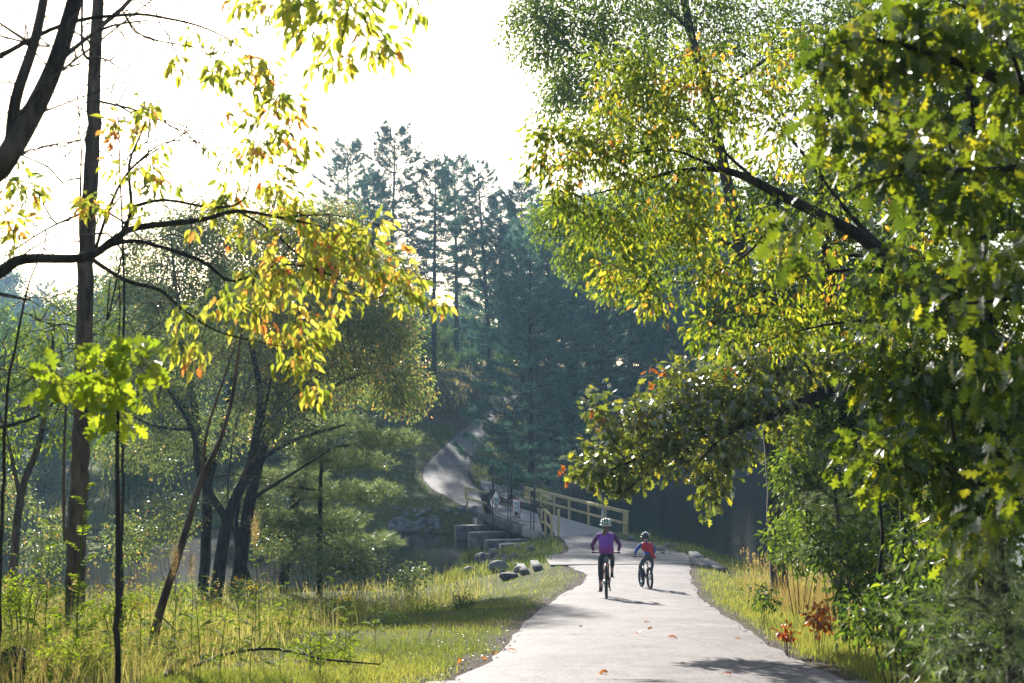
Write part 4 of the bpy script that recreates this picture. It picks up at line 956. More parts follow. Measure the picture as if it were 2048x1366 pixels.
# --- pines: several different trees, copied over the hill and the far bank
def tuft_batch(P, D, L, w, rnd, k=6, sp=.55):
    n_ = len(P); P = np.repeat(P, k, 0); D0 = np.repeat(D/np.linalg.norm(D, axis=1, keepdims=True), k, 0); L = np.repeat(L, k)*(.7+.5*rng.random(n_*k))
    d = D0+unit(n_*k)*sp; d /= np.linalg.norm(d, axis=1, keepdims=True); s_ = np.cross(d, unit(n_*k)); s_ /= np.linalg.norm(s_, axis=1, keepdims=True)+1e-6
    V = np.stack([P-s_*w*.5, P+s_*w*.5, P+d*L[:, None]], 1).reshape(-1, 3); T = np.arange(n_*k*3).reshape(-1, 3)
    return V, T, np.repeat(np.repeat(rnd, k)+rng.normal(size=n_*k)*.08, 3)
def pine_meshes(seed, h=22, clear=.25, spread=4.0, dens=1.0, lean=(0, 0), top_thin=1.0):
    r_ = np.random.default_rng(seed); paths = []; tz = np.linspace(0, 1, 14)
    TX = lean[0]*tz**1.5+.12*np.sin(tz*5+seed)*tz; TY = lean[1]*tz**1.5+.12*np.cos(tz*4+seed)*tz
    tr = [np.array([TX[i], TY[i], tz[i]*h]) for i in range(14)]; paths.append((tr, [max(.02, .27*(h/22)*(1-t)**.8+.015) for t in tz]))
    P, D, Ls, Rn = [], [], [], []
    z = clear*h
    while z < h*.985:
        t = z/h; tc = (t-clear)/(1-clear)
        L0 = spread*(1-tc)**.55*(.55+.45*math.sin(min(1, tc*3+.35)*math.pi/2)) + .5
        a0 = r_.uniform(0, 6.28); nb = 5 if tc < .9 else 4
        for b in range(nb):
            if r_.random() < .14*top_thin: continue
            a_ = a0+b*2*math.pi/nb+r_.normal()*.25; L = L0*r_.uniform(.6, 1.2); o = np.array([np.interp(t, tz, TX), np.interp(t, tz, TY), z+r_.normal()*.12])
            dr = np.array([math.cos(a_), math.sin(a_), 0]); el = np.interp(tc, [0, .5, 1], [-.05, .12, .75])
            pts = [o]; 
            for s_ in range(1, 6):
                u = s_/5; pts.append(o+dr*L*u*math.cos(el)+np.array([0, 0, L*(math.sin(el)*u+.16*u*u-.10*math.sin(u*math.pi)*(1-tc))])+r_.normal(size=3)*.05*L*u)
            paths.append((pts, [max(.008, .05*L/spread*(1-.8*u/5)) for u in range(6)]))
            side = np.array([-dr[1], dr[0], 0]); nt_ = int((8+L*15)*dens)
            for q in range(nt_):
                u = r_.uniform(.22, 1)**.75; i0 = min(4, int(u*5)); fr_ = u*5-i0; c = pts[i0]*(1-fr_)+pts[i0+1]*fr_
                w_ = .46*L*(1-u)*1.2+.12; sd_ = r_.uniform(-1, 1); p_ = c+side*sd_*w_+dr*abs(sd_)*w_*.5+np.array([0, 0, r_.normal()*.09+.03])
                if abs(sd_) > .35 and r_.random() < .5: paths.append(([c, (c+p_)/2+[0, 0, .03], p_], [.012, .009, .006]))
                P.append(p_); D.append(dr*.7+side*sd_*.7+np.array([0, 0, .5])); Ls.append(r_.uniform(.32, .58)); Rn.append(.45+r_.normal()*.2)
        z += h*.032*r_.uniform(.7, 1.35)*(1.15 if tc < .4 else .85)
    for q in range(10):     # dead snags under the crown
        a_ = r_.uniform(0, 6.28); zz = r_.uniform(.3, 1)*clear*h; L = r_.uniform(.4, 1.4); o = np.array([np.interp(zz/h, tz, TX), np.interp(zz/h, tz, TY), zz])
        paths.append(([o, o+np.array([math.cos(a_)*L, math.sin(a_)*L, r_.normal()*.15])], [.02, .006]))
    V, Q = tubes_np(paths, 5); tm = np_mesh('trunk', V, [Q], M['bark_dark'], smooth=True)
    P, D = np.array(P), np.array(D); V, T, rr = tuft_batch(P, D, np.array(Ls), .040, np.clip(Rn, 0, 1), 10, .62)
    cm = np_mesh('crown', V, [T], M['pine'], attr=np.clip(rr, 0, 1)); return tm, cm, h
def place(name, meshes, loc, sc, rz, label, cat='pine tree', group=None, sxy=None):
    tm, cm, h = meshes; e = empty(name, tuple(loc), rz, label, cat, group); e.scale = (sxy or sc, sxy or sc, sc)
    obj('trunk', tm, e); obj('crown', cm, e, kind='stuff'); return e
PM = [pine_meshes(1, 22, .26, 5.0), pine_meshes(2, 22, .20, 5.6, 1.1), pine_meshes(3, 22, .42, 4.3, .9), pine_meshes(4, 20, .08, 5.4, 1.15), pine_meshes(5, 22, .34, 4.0, .8, (1.2, -.3), 1.8)]
hill_pines = [  # px of the trunk, distance, py of the top, mesh, label
    (697, 136, 288, 2, 'broad topped pine at the left end of the far hilltop row, against the sky'),
    (785, 133, 256, 2, 'tallest pine on the far hilltop with a pointed crown'),
    (868, 127, 322, 2, 'pine with a thick bare dark trunk standing on top of the dark path bank'),
    (912, 143, 318, 2, 'dense pine behind the thick bare trunk pine, right of the tallest one'),
    (978, 134, 322, 4, 'slender pine with a bare leaning trunk at the crest where the far path ends'),
    (1045, 128, 372, 1, 'pine beyond the leaning slender pine, its top showing beside the yellow leaves'),
    (1062, 97, 470, 3, 'low boughed pine at the foot of the far hill right of the path'),
    (1098, 106, 400, 2, 'straight pine just behind the low boughed pine at the foot of the far hill'),
    (1000, 150, 400, 3, 'pine in the gap between the leaning pine and the low boughed pine, far back'),
    (745, 150, 350, 2, 'bushy pine filling the gap left of the tallest hilltop pine'),
]
for px, d, top, mi, lb in hill_pines:
    X_ = (px-1024)/F*d; z0 = gz(X_, d)-.2; hh = CAMZ+(780-top)*d/F-z0; sc = hh/PM[mi][2]
    place('pine_tree', PM[mi], (X_, d, z0), sc, random.uniform(0, 6.28) if mi != 4 else 3.5, lb, sxy=max(.75, min(sc, 1.12)))
bank_pines = [(1150, 120, 420, 1), (1205, 129, 400, 3), (1262, 134, 380, 0), (1325, 142, 360, 1), (1392, 150, 350, 3), (1455, 150, 380, 0), (1530, 156, 360, 1), (1600, 158, 380, 3), (1690, 162, 350, 0), (1780, 165, 380, 1), (1175, 142, 390, 0), (1290, 152, 370, 3), (1420, 165, 360, 1)]
ords = ['first', 'second', 'third', 'fourth', 'fifth', 'sixth', 'seventh', 'eighth', 'ninth', 'tenth', 'eleventh', 'twelfth', 'thirteenth']
for i, (px, d, top, mi) in enumerate(bank_pines):
    X_ = (px-1024)/F*d; z0 = gz(X_, d)-.2; hh = CAMZ+(780-top)*d/F-z0; sc = hh/PM[mi][2]
    o_ = sorted(range(13), key=lambda q: bank_pines[q][0]).index(i)
    place('pine_tree', PM[mi], (X_, d, z0), sc, random.uniform(0, 6.28), f'dark pine on the far pond bank, {ords[o_]} counted rightwards from the bridge', group='pines along the far pond bank', sxy=min(sc, 1.15))
# mixed wood behind: several forms of broadleaf tree
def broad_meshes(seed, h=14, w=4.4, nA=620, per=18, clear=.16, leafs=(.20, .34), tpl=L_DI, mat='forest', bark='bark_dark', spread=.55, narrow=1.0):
    global rng
    keep = rng; rng = np.random.default_rng(seed); A = []
    nl = 9; lim = [([np.array([0, 0, 0]), np.array([.1*rng.normal(), .1*rng.normal(), h*.4]), np.array([.3*rng.normal(), .3*rng.normal(), h*.9])], [.20*h/14, .13*h/14, .02])]
    for i in range(nl):
        z = h*(clear+(.86-clear)*(i+.5)/nl); a_ = rng.uniform(0, 6.28); R = w*narrow*math.sin(math.pi*min(1, .15+.85*(z/h-clear+.12)/(1.05-clear)))**.6*rng.uniform(.55, .95)
        c = np.array([math.cos(a_)*R*.6, math.sin(a_)*R*.6, z+rng.uniform(-.5, .8)]); m_ = nA//nl
        A.append(c+unit(m_)*rng.random((m_, 1))**.4*np.array([R*.75, R*.75, h*.11]))
        lim.append(([np.array([0, 0, max(1.2, z-R*.6)]), c*np.array([.5, .5, 1])-np.array([0, 0, .3]), c], [.06, .04, .02]))
    A = np.concatenate(A); NPs, tips, paths, par = grow(lim, A, .7, .006); V, Q = tubes_np(paths, 4); tm = np_mesh('trunk', V, [Q], M[bark], smooth=True)
    n_ = len(A)*per; tp = NPs[np.repeat(tips, per)]; off = unit(n_); P = tp+off*spread*rng.random((n_, 1))
    V, T, rr = leaf_batch(tpl, P, off+np.array([0, 0, -.3]), unit(n_)+np.array([0, 0, .6]), rng.uniform(*leafs, n_), np.clip(.45+np.repeat(rng.normal(size=len(A)), per)*.2+rng.normal(size=n_)*.15, 0, 1))
    cm = np_mesh('crown', V, [T], M[mat], attr=rr); rng = keep; return tm, cm, h
BM = [broad_meshes(11), broad_meshes(12, 14, 4.2, 560, 18, .12, narrow=.8), broad_meshes(13, 15, 5.2, 700, 18, .10)]
back = []
for i in range(16):
    if not 780 < 560+i*70 < 990: back.append((560+i*70+random.uniform(-15, 15), 158+random.uniform(-6, 6), 650+random.uniform(-50, 30)))
for row, (d, n_, x0, x1, top) in enumerate(((176, 17, 520, 1900, 575), (212, 16, 480, 1800, 560), (262, 15, 430, 1750, 560))):
    for i in range(n_): back.append((x0+(x1-x0)*(i+.5)/n_+random.uniform(-22, 22), d+random.uniform(-9, 9), top+random.uniform(-45, 50)))
for i, (px, d, top) in enumerate(back):
    X_ = (px-1024)/F*d; z0 = gz(X_, d)-.2; k_ = random.choice([0, 1, 2, 3, 4, 5]); ms = (BM+[PM[0], PM[2], PM[1]])[k_]; hh = CAMZ+(780-top)*d/F-z0; sc = hh/ms[2]
    if d < 190 and 800 < px < 965: continue
    place('forest_tree' if k_ < 3 else 'pine_tree', ms, (X_, d, z0), sc, random.uniform(0, 6.28), ('leafy forest tree in the hazy wood behind the hilltop pines' if k_ < 3 else 'pine in the hazy wood behind the hilltop pines'), 'forest tree' if k_ < 3 else 'pine tree', group='leafy trees of the wood behind the hill' if k_ < 3 else 'pines of the wood behind the hill', sxy=min(sc, 1.25))
# understory on the crest and on the far pond bank
def nth(vals, v):
    k_ = sorted(vals).index(v)+1; return f"{k_}{'th' if 10 < k_ % 100 < 14 else {1: 'st', 2: 'nd', 3: 'rd'}.get(k_ % 10, 'th')}"
US = [broad_meshes(31, 5, 2.2, 260, 16, .04, (.12, .22), spread=.45), broad_meshes(32, 4, 2.3, 240, 16, .02, (.12, .22), spread=.45)]
under = [(935, 168, 7), (965, 165, 6), (900, 170, 8), (985, 172, 8), (870, 166, 7), (850, 172, 8), (830, 160, 7), (1015, 164, 7), (890, 138, 3.5), (935, 141, 2.6), (905, 150, 4.5), (960, 146, 2.8), (1015, 140, 4.5), (1040, 133, 5.0), (1075, 118, 5.5), (1125, 124, 6.0), (1170, 126, 5.0), (1225, 137, 6.5), (1290, 140, 6.5), (1350, 145, 6.5), (1420, 149, 6.0), (1490, 151, 7.0), (1560, 154, 6.5), (1640, 156, 7.0), (1005, 122, 3.4), (845, 140, 6.0), (805, 138, 7.0), (765, 136, 6.0)]
for i, (px, d, h_) in enumerate(under):
    X_ = (px-1024)/F*d; z0 = gz(X_, d)-.1; ms = US[i % 2]; sc = h_/ms[2]
    place('understory_tree', ms, (X_, d, z0), sc, random.uniform(0, 6.28), f'small leafy understory tree under the far pines, {nth([u[0]+u[1]*.001 for u in under], px+d*.001)} counted from the left', 'tree', group='understory trees below the far pines')
# left: distant hazy tree line over the meadow, and young trees around the marsh
for i in range(22):
    d = random.uniform(225, 300); px = -60+i*31+random.uniform(-8, 8); X_ = (px-1024)/F*d; z0 = gz(X_, d)-.2; top = 560-28*math.sin(i*.8)+random.uniform(-18, 18)
    ms = random.choice(BM+[PM[0]]); sc = (CAMZ+(780-top)*d/F-z0)/ms[2]
    place('forest_tree', ms, (X_, d, z0), sc, random.uniform(0, 6.28), f'blue hazy tree in the distant line beyond the marsh, {i+1 if i else "first"}{"" if not i else {1: "nd", 2: "rd"}.get(i, "st" if i == 20 else "nd" if i == 21 else "th")} from the left edge', 'forest tree', group='distant trees beyond the marsh', sxy=sc*1.1)
marsh = [(40, 100, 640), (110, 112, 660), (215, 120, 620), (290, 108, 600), (360, 125, 560), (450, 118, 520), (540, 126, 500), (620, 128, 470), (-20, 92, 600), (660, 122, 620), (590, 112, 640), (160, 140, 650), (700, 132, 600), (330, 140, 600)]
for i, (px, d, top) in enumerate(marsh):
    X_ = (px-1024)/F*d; z0 = gz(X_, d)-.2; ms = BM[i % 3]; sc = (CAMZ+(780-top)*d/F-z0)/ms[2]
    place('meadow_tree', ms, (X_, d, z0), sc, random.uniform(0, 6.28), f'leafy tree beyond the marsh, {ords[sorted(range(14), key=lambda q: marsh[q][0]).index(i)] if sorted(range(14), key=lambda q: marsh[q][0]).index(i) < 13 else "last"} of its row counted from the left', 'tree', group='trees at the far edge of the marsh', sxy=sc)

msh = [(20, 92, 3.5), (90, 96, 3), (180, 90, 2.6), (260, 93, 3.6), (330, 95, 4), (400, 96, 4.5), (455, 94, 5), (520, 96, 5), (580, 95, 5.5), (630, 96, 5), (680, 99, 4.5), (720, 104, 4), (600, 104, 6), (490, 106, 7), (380, 108, 6), (280, 104, 5), (650, 110, 7), (560, 112, 8), (720, 116, 7)]
for i, (px, d, h_) in enumerate(msh):
    X_ = (px-1024)/F*d; z0 = gz(X_, d)-.1; ms = US[i % 2]; sc = h_/ms[2]
    place('marsh_shrub', ms, (X_, d, z0), sc, random.uniform(0, 6.28), f'round leafy shrub across the marshy river, {nth([u[0]+u[1]*.001 for u in msh], px+d*.001)} of its band from the left', 'shrub', group='shrubs on the far river side')

# ------------------------------------------------------------------ trees of the near bank and the foreground
def gpx(px, py, dmin=6): p = on_ground(px, py, dmin); return p
def limb(*q): return list(q)
# -- big fine leaved tree group on the river bank, left of the middle
def bank_tree(label, base_px, base_d, stems, blobs, **k):
    X_ = (base_px-1024)/F*base_d; z0 = gz(X_, base_d)-.2; py0 = 780+(CAMZ-z0)*F/base_d
    L = [[(base_px, py0, base_d, stems[0][0][3]*1.15)]+list(stems[0])]+[list(s_) for s_ in stems[1:]]
    return tree('bank_tree', label, 'tree', L, blobs, L_DI, 'diamond', 'bank', 'bark_dark', (.09, .15), 26, .45, .5, .007, 0, .6, 'multi stemmed trees on the river bank', .45, .2, **k)
D0 = 50
bank_tree('dark stemmed riverbank tree with a round crown, left of its pair behind the leaning stem', 405, 50,
    [[(415, 980, 50, .17), (395, 850, 50, .14), (370, 700, 50, .10), (350, 560, 49, .05), (340, 450, 49, .02)], [(415, 980, 50, .12), (440, 880, 50.5, .10), (470, 740, 51, .08), (500, 600, 51, .05), (510, 470, 51, .02)],
     [(395, 850, 50, .08), (330, 760, 49, .05), (270, 720, 49, .02)]],
    [(350, 520, 49, 120, 110, 2.2, 285), (300, 900, 49, 110, 60, 2, 90), (440, 860, 50, 110, 60, 2, 80), (300, 640, 48, 95, 90, 2, 195), (440, 470, 50, 110, 80, 2.2, 225), (470, 610, 50, 110, 110, 2, 285), (380, 720, 49, 110, 70, 2, 165), (290, 780, 49, 70, 60, 2, 90), (250, 560, 50, 50, 70, 1.6, 60)])
tree('bank_tree', 'crooked riverbank tree with browning crown tips, beside the far grass bank', 'tree',
    [[(470, 1130, 48, .24), (500, 1000, 48, .20), (530, 880, 48, .17), (570, 740, 48, .13), (610, 600, 48, .08), (630, 480, 48, .03)], [(530, 880, 48, .10), (610, 820, 47.5, .07), (690, 760, 47, .05), (770, 740, 47, .02)],
     [(570, 740, 48, .09), (650, 660, 48, .06), (730, 600, 48, .03)], [(500, 1000, 48, .08), (580, 950, 47, .05), (660, 900, 46.5, .02)]],
    [(570, 470, 48, 110, 90, 2.2, 255), (660, 460, 49, 75, 70, 2, 135), (620, 600, 47.5, 120, 100, 2.2, 315), (740, 560, 48, 85, 80, 2, 180), (740, 690, 47, 105, 80, 2, 270), (805, 780, 47, 60, 55, 1.5, 120), (640, 750, 47, 100, 75, 2, 195), (540, 820, 47, 80, 60, 2, 90), (760, 640, 47, 80, 60, 2, 120), (560, 690, 47.5, 90, 90, 2, 165)],
    L_DI, 'diamond', 'bank', 'bark_dark', (.09, .15), 26, .45, .5, .007, 0, .6, 'multi stemmed trees on the river bank', .58, .22)
tree('bank_tree', 'twisted dark riverbank tree with mostly bare lower limbs, between the two full crowned ones', 'tree',
    [[(430, 1150, 46, .22), (455, 1040, 46, .19), (500, 930, 46, .15), (520, 800, 46, .11), (500, 680, 46, .07)], [(455, 1040, 46, .14), (400, 950, 46, .11), (385, 860, 46, .08), (330, 770, 46, .04)],
     [(500, 930, 46, .09), (590, 880, 45.5, .06), (690, 850, 45, .03)], [(385, 860, 46, .06), (300, 850, 46, .04), (220, 800, 46, .02)]],
    [(520, 760, 46, 90, 80, 2, 50), (330, 830, 46, 100, 70, 2, 50), (600, 840, 45, 90, 50, 2, 45), (230, 780, 46, 60, 60, 1.5, 30)],
    L_DI, 'diamond', 'bank', 'bark_dark', (.09, .15), 20, .45, .5, .008, 0, .6, 'multi stemmed trees on the river bank', .35, .2)
# -- white pine leaning over the river: layered drooping boughs
def boughs(name, label, limbs, plates, needle=(.16, .26), w=.012, k=9, mat='pine_near', bark='bark_dark', den=1.0, cat='pine tree', group=None, step=.3, rt=.006, sp=.7):
    """plates: (px, py, d, rx_px, thick_px, depth_m, n tufts) flat layers of needle tufts"""
    L = [([at(*q[:3]) for q in li], [q[3] for q in li]) for li in limbs]; b0 = L[0][0][0]; b0[2] = gz(b0[0], b0[1])-.1; base = Vector(L[0][0][0]); e = empty(name, tuple(base), 0, label, cat, group)
    A = blobs_pts([(a_, b_, c_, d_, e_, f_, int(g_*den)) for a_, b_, c_, d_, e_, f_, g_ in plates]); sub = A[:: max(1, len(A)//900)] if len(A) > 900 else A
    NPs, tips, paths, par = grow(L, sub, step, rt, jit=.10); V, Q = tubes_np(paths, 5); obj('trunk', np_mesh('trunk', V-np.array(base), [Q], M[bark], smooth=True), e)
    tp = NPs[tips]; per = max(1, round(len(A)/len(sub))*2); P = np.repeat(tp, per, 0); off = unit(len(P))*np.array([1, 1, .35]); P = P+off*rng.random((len(P), 1))*.42
    V, T, rr = tuft_batch(P-np.array(base), off+np.array([0, -.0, .15]), rng.uniform(*needle, len(P)), w, np.clip(.5+np.repeat(rng.normal(size=len(tp))*.22, per), 0, 1), k, sp)
    obj('crown', np_mesh('crown', V, [T], M[mat], attr=np.clip(rr, 0, 1)), e, kind='stuff'); return e
boughs('pine_tree', 'light green white pine with layered boughs hanging over the river, left of the piers',
    [[(560, 1140, 52, .20), (590, 1000, 52, .17), (600, 880, 52, .12), (600, 760, 52, .05)], [(590, 1000, 52, .07), (680, 990, 51, .05), (770, 985, 50, .02)], [(600, 900, 52, .07), (700, 890, 51, .05), (820, 865, 50, .02)],
     [(585, 1050, 52, .07), (670, 1060, 51, .04), (760, 1085, 50, .02)], [(600, 820, 52, .06), (690, 800, 52, .03), (760, 780, 52, .015)]],
    [(770, 880, 50, 75, 18, 1.6, 300), (690, 920, 50, 100, 22, 2, 420), (700, 985, 50, 110, 22, 2, 460), (640, 1040, 50, 110, 22, 2, 420), (720, 1085, 50, 85, 20, 1.6, 300), (560, 960, 51, 90, 40, 2, 260), (660, 850, 51, 90, 26, 2, 300), (600, 1100, 50, 90, 24, 1.5, 220), (740, 800, 52, 60, 20, 1.5, 120)], w=.016, needle=(.2, .34))
# -- young leafy trees at the left edge, mid distance
for lb, px, d, st, bl in (
    ('pale stemmed young tree with light green leaves at the left edge', 20, 30, [[(18, 1110, 30, .09), (40, 1000, 30, .08), (80, 880, 30, .06), (100, 740, 30, .04), (110, 640, 30, .02)], [(40, 1000, 30, .05), (20, 900, 30, .04), (-10, 800, 30, .02)]],
        [(90, 680, 30, 60, 70, 1.2, 60), (40, 760, 30, 60, 60, 1.2, 55), (110, 800, 30, 60, 50, 1.2, 45), (30, 880, 30, 50, 50, 1, 30), (140, 880, 30, 60, 40, 1, 25)]),
    ('slim young tree with light green leaves just left of the straight bare trunk', 150, 36, [[(135, 1120, 36, .08), (150, 960, 36, .06), (170, 800, 36, .04), (180, 640, 36, .02)]],
        [(180, 620, 36, 55, 60, 1.2, 55), (230, 700, 36, 60, 60, 1.2, 50), (120, 640, 36, 40, 50, 1, 25), (250, 800, 36, 50, 50, 1, 30)])):
    tree('young_tree', lb, 'tree', st, bl, L_OV, 'ovate', 'birch', 'bark_warm', (.09, .14), 10, .35, .4, .006, 0, .7, None, .7, .2)

# -- straight bare trunk in front, left
zb = on_ground(150, 1268, 10); 
tree('bare_tree', 'tall straight brown trunk with thin leafless twigs, tallest upright stem at the left', 'tree',
    [[(146, 1300, zb[1], .165), (150, 1240, zb[1], .135), (156, 1000, zb[1], .125), (166, 760, zb[1], .115), (172, 560, zb[1], .108), (183, 330, zb[1], .10), (190, 120, zb[1], .085), (200, -60, zb[1], .07), (205, -260, zb[1], .05)],
     [(172, 560, zb[1], .03), (160, 470, zb[1]-.2, .02), (162, 330, zb[1]-.3, .012)], [(190, 120, zb[1], .03), (165, 100, zb[1], .02), (165, -20, zb[1], .015)],
     [(192, 60, zb[1], .035), (260, 0, zb[1], .03), (300, -80, zb[1], .02)], [(186, 200, zb[1], .02), (300, 230, zb[1]-.5, .012), (420, 300, zb[1]-.6, .006)], [(178, 420, zb[1], .02), (90, 460, zb[1]+.4, .012), (0, 520, zb[1]+.6, .008)],
     [(160, 760, zb[1], .02), (80, 800, zb[1]-.4, .012), (-20, 850, zb[1]-.8, .008)], [(160, 800, zb[1], .02), (250, 740, zb[1], .012), (330, 660, zb[1], .006)], [(152, 960, zb[1], .03), (130, 1080, zb[1]+.3, .025), (128, 900, zb[1]+.4, .02), (135, 760, zb[1]+.5, .012)]],
    [(300, 260, zb[1], 190, 160, .8, 90), (90, 420, zb[1], 130, 130, .8, 60), (90, 700, zb[1], 120, 160, .8, 70), (280, 700, zb[1], 110, 140, .8, 50), (250, 90, zb[1], 120, 90, .6, 45), (330, 520, zb[1], 130, 120, .8, 50)],
    L_OV, 'ovate', 'cherry', 'bark_warm', (.05, .06), 0, .1, .18, .0080, 0, .5, None, jit=.24)
# -- forked trunk, top left, near
d6 = 7.0
tree('forked_tree', 'thick dark forked trunk leaning in from the left edge against the sky', 'tree',
    [[(-330, 760, d6+.6, 0.0948), (-120, 520, d6+.3, 0.0741), (0, 335, d6, 0.0581), (60, 235, d6, 0.0521), (110, 130, d6, 0.0439), (150, 0, d6, 0.0391), (185, -140, d6, 0.0326)], [(20, 300, d6, 0.0356), (30, 200, d6, 0.0314), (66, 90, d6, 0.0273), (86, 0, d6, 0.0249), (105, -120, d6, 0.0207)],
     [(30, 240, d6, 0.0119), (90, 170, d6-.2, 0.0089), (190, 90, d6-.3, 0.0071), (330, -20, d6-.4, 0.0047)], [(110, 130, d6, 0.0148), (200, 60, d6, 0.0095), (300, 40, d6, 0.0047)], [(66, 90, d6, 0.0119), (20, 60, d6, 0.0089), (-40, 20, d6, 0.0059)], [(60, 235, d6, 0.0095), (150, 200, d6-.2, 0.0059), (260, 160, d6-.3, 0.0036)],
     [(0, 335, d6, 0.0119), (60, 300, d6+.4, 0.0071), (170, 280, d6+.6, 0.0042), (330, 270, d6+.7, 0.0024)]],
    [(60, 120, d6, 130, 120, .5, 44), (300, 70, d6-.3, 220, 80, .4, 44), (160, 260, d6+.4, 190, 90, .4, 34), (40, 50, d6, 60, 50, .4, 14)],
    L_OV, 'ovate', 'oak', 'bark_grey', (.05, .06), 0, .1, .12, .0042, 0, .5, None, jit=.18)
# -- arching cherry branch with yellow and orange leaves
c9 = 9.0
tree('cherry_tree', 'arching dark cherry branches with drooping yellow, green and orange leaves, left of the path', 'tree',
    [[(-520, 1500, c9+1.2, 0.0888), (-420, 1150, c9+1, 0.0814), (-260, 820, c9+.6, 0.0629), (-90, 610, c9+.2, 0.0481), (0, 545, c9, 0.0385), (50, 518, c9, 0.0333), (170, 515, c9, 0.0281), (230, 478, c9, 0.0252), (275, 455, c9, 0.0222), (400, 440, c9, 0.0163), (475, 422, c9, 0.0133), (560, 435, c9, 0.0096), (640, 452, c9, 0.0059)],
     [(200, 500, c9, 0.0222), (270, 482, c9-.1, 0.0148), (400, 520, c9-.2, 0.0118), (465, 562, c9-.3, 0.0089), (560, 530, c9-.3, 0.0074), (650, 545, c9-.3, 0.0052), (740, 600, c9-.3, 0.0030)],
     [(180, 515, c9, 0.0178), (250, 560, c9-.2, 0.0133), (320, 580, c9-.3, 0.0111), (360, 615, c9-.3, 0.0089), (430, 660, c9-.4, 0.0067), (500, 680, c9-.4, 0.0044), (600, 700, c9-.4, 0.0030)],
     [(240, 472, c9, 0.0163), (262, 420, c9+.1, 0.0133), (258, 330, c9+.2, 0.0104), (285, 260, c9+.3, 0.0059), (300, 215, c9+.3, 0.0037)],
     [(262, 415, c9, 0.0148), (330, 400, c9+.1, 0.0111), (430, 415, c9+.2, 0.0089), (490, 395, c9+.3, 0.0067), (510, 300, c9+.4, 0.0044), (560, 240, c9+.5, 0.0030)],
     [(258, 340, c9+.2, 0.0074), (330, 285, c9+.3, 0.0067), (420, 286, c9+.4, 0.0052), (510, 285, c9+.5, 0.0044), (600, 270, c9+.5, 0.0022)],
     [(475, 422, c9, 0.0089), (540, 460, c9, 0.0067), (620, 530, c9-.1, 0.0052), (700, 590, c9-.1, 0.0037), (800, 590, c9-.1, 0.0022)], [(560, 435, c9, 0.0074), (660, 430, c9+.1, 0.0052), (740, 445, c9+.1, 0.0037)],
     [(190, 500, c9+.4, 0.0133), (225, 400, c9+.5, 0.0111), (270, 330, c9+.6, 0.0074), (380, 260, c9+.7, 0.0044)],
     [(-60, 575, c9+.2, 0.0148), (60, 600, c9, 0.0059), (-10, 590, c9, 0.0044)], [(0, 545, c9, 0.0104), (60, 500, c9+.3, 0.0074), (115, 470, c9+.4, 0.0044)],
     [(-300, 420, c9, 0.0222), (-120, 200, c9, 0.0185), (100, 60, c9, 0.0148), (250, 30, c9, 0.0118), (330, 36, c9, 0.0096), (420, 60, c9, 0.0067), (500, 110, c9, 0.0044), (560, 190, c9, 0.0030)],
     [(250, 30, c9, 0.0089), (290, 75, c9, 0.0074), (400, 100, c9, 0.0052), (470, 160, c9, 0.0030)]],
    [(600, 470, c9, 90, 60, .5, 19), (700, 470, c9, 80, 50, .5, 17), (745, 530, c9, 60, 50, .4, 12), (810, 575, c9-.1, 45, 42, .35, 10), (880, 607, c9-.1, 14, 8, .1, 2), (660, 560, c9-.1, 90, 50, .5, 20), (560, 560, c9-.2, 90, 60, .5, 18), (630, 650, c9-.3, 75, 50, .4, 13),
     (540, 640, c9-.3, 70, 40, .4, 9), (450, 590, c9-.3, 60, 50, .4, 6), (590, 710, c9-.3, 55, 40, .3, 9), (625, 790, c9-.3, 22, 35, .2, 4), (560, 400, c9+.2, 80, 60, .5, 16), (470, 340, c9+.3, 80, 60, .5, 10), (560, 280, c9+.4, 70, 70, .5, 14), (590, 215, c9+.5, 40, 40, .4, 7),
     (480, 210, c9+.5, 70, 60, .4, 6), (500, 120, c9, 60, 60, .4, 9), (540, 170, c9, 40, 40, .4, 6), (430, 130, c9, 60, 60, .4, 6), (300, 340, c9+.3, 75, 50, .4, 10), (280, 240, c9+.3, 60, 50, .4, 8), (230, 290, c9+.3, 30, 60, .4, 4), (180, 400, c9+.2, 25, 25, .2, 3), (215, 415, c9, 40, 15, .2, 3),
     (300, 400, c9, 60, 40, .4, 2), (430, 455, c9, 90, 40, .3, 6), (440, 390, c9+.2, 70, 50, .4, 5), (360, 700, c9-.5, 40, 25, .2, 4), (410, 715, c9-.5, 30, 15, .2, 2), (30, 360, c9, 50, 45, .4, 8), (20, 440, c9, 40, 50, .4, 6), (360, 95, c9, 60, 40, .3, 3), (380, 620, c9-.3, 50, 30, .3, 4)],
    L_OV, 'ovate', 'cherry', 'bark_dark', (.06, .10), 8, .085, .12, .0032, 300, 1.0, None, .57, .17, jit=.20, clump=.19)
# -- leaf sprays hanging into the top of the picture
tree('overhanging_branch', 'leaf sprays with a few red leaves hanging in from above the frame over the sky', 'branch',
    [[(-300, -700, 8.2, .05), (200, -420, 8.2, .035), (520, -220, 8.2, .022), (640, -90, 8.2, .013), (700, 10, 8.2, .005)], [(520, -220, 8.2, .012), (560, -60, 8.2, .006)], [(640, -90, 8.2, .008), (780, -20, 8.2, .004), (850, 0, 8.2, .003)]],
    [(590, 10, 8.2, 70, 45, .3, 16), (690, 30, 8.2, 60, 50, .3, 16), (660, 120, 8.2, 50, 25, .2, 7), (745, 100, 8.2, 55, 22, .2, 8), (820, 5, 8.2, 60, 15, .2, 6), (500, 10, 8.2, 40, 25, .2, 5), (620, 60, 8.2, 50, 20, .2, 5)],
    L_OV, 'ovate', 'cherry', 'bark_dark', (.075, .11), 6, .10, .12, .0030, 0, .9, None, .52, .2, jit=.2, snap=False)
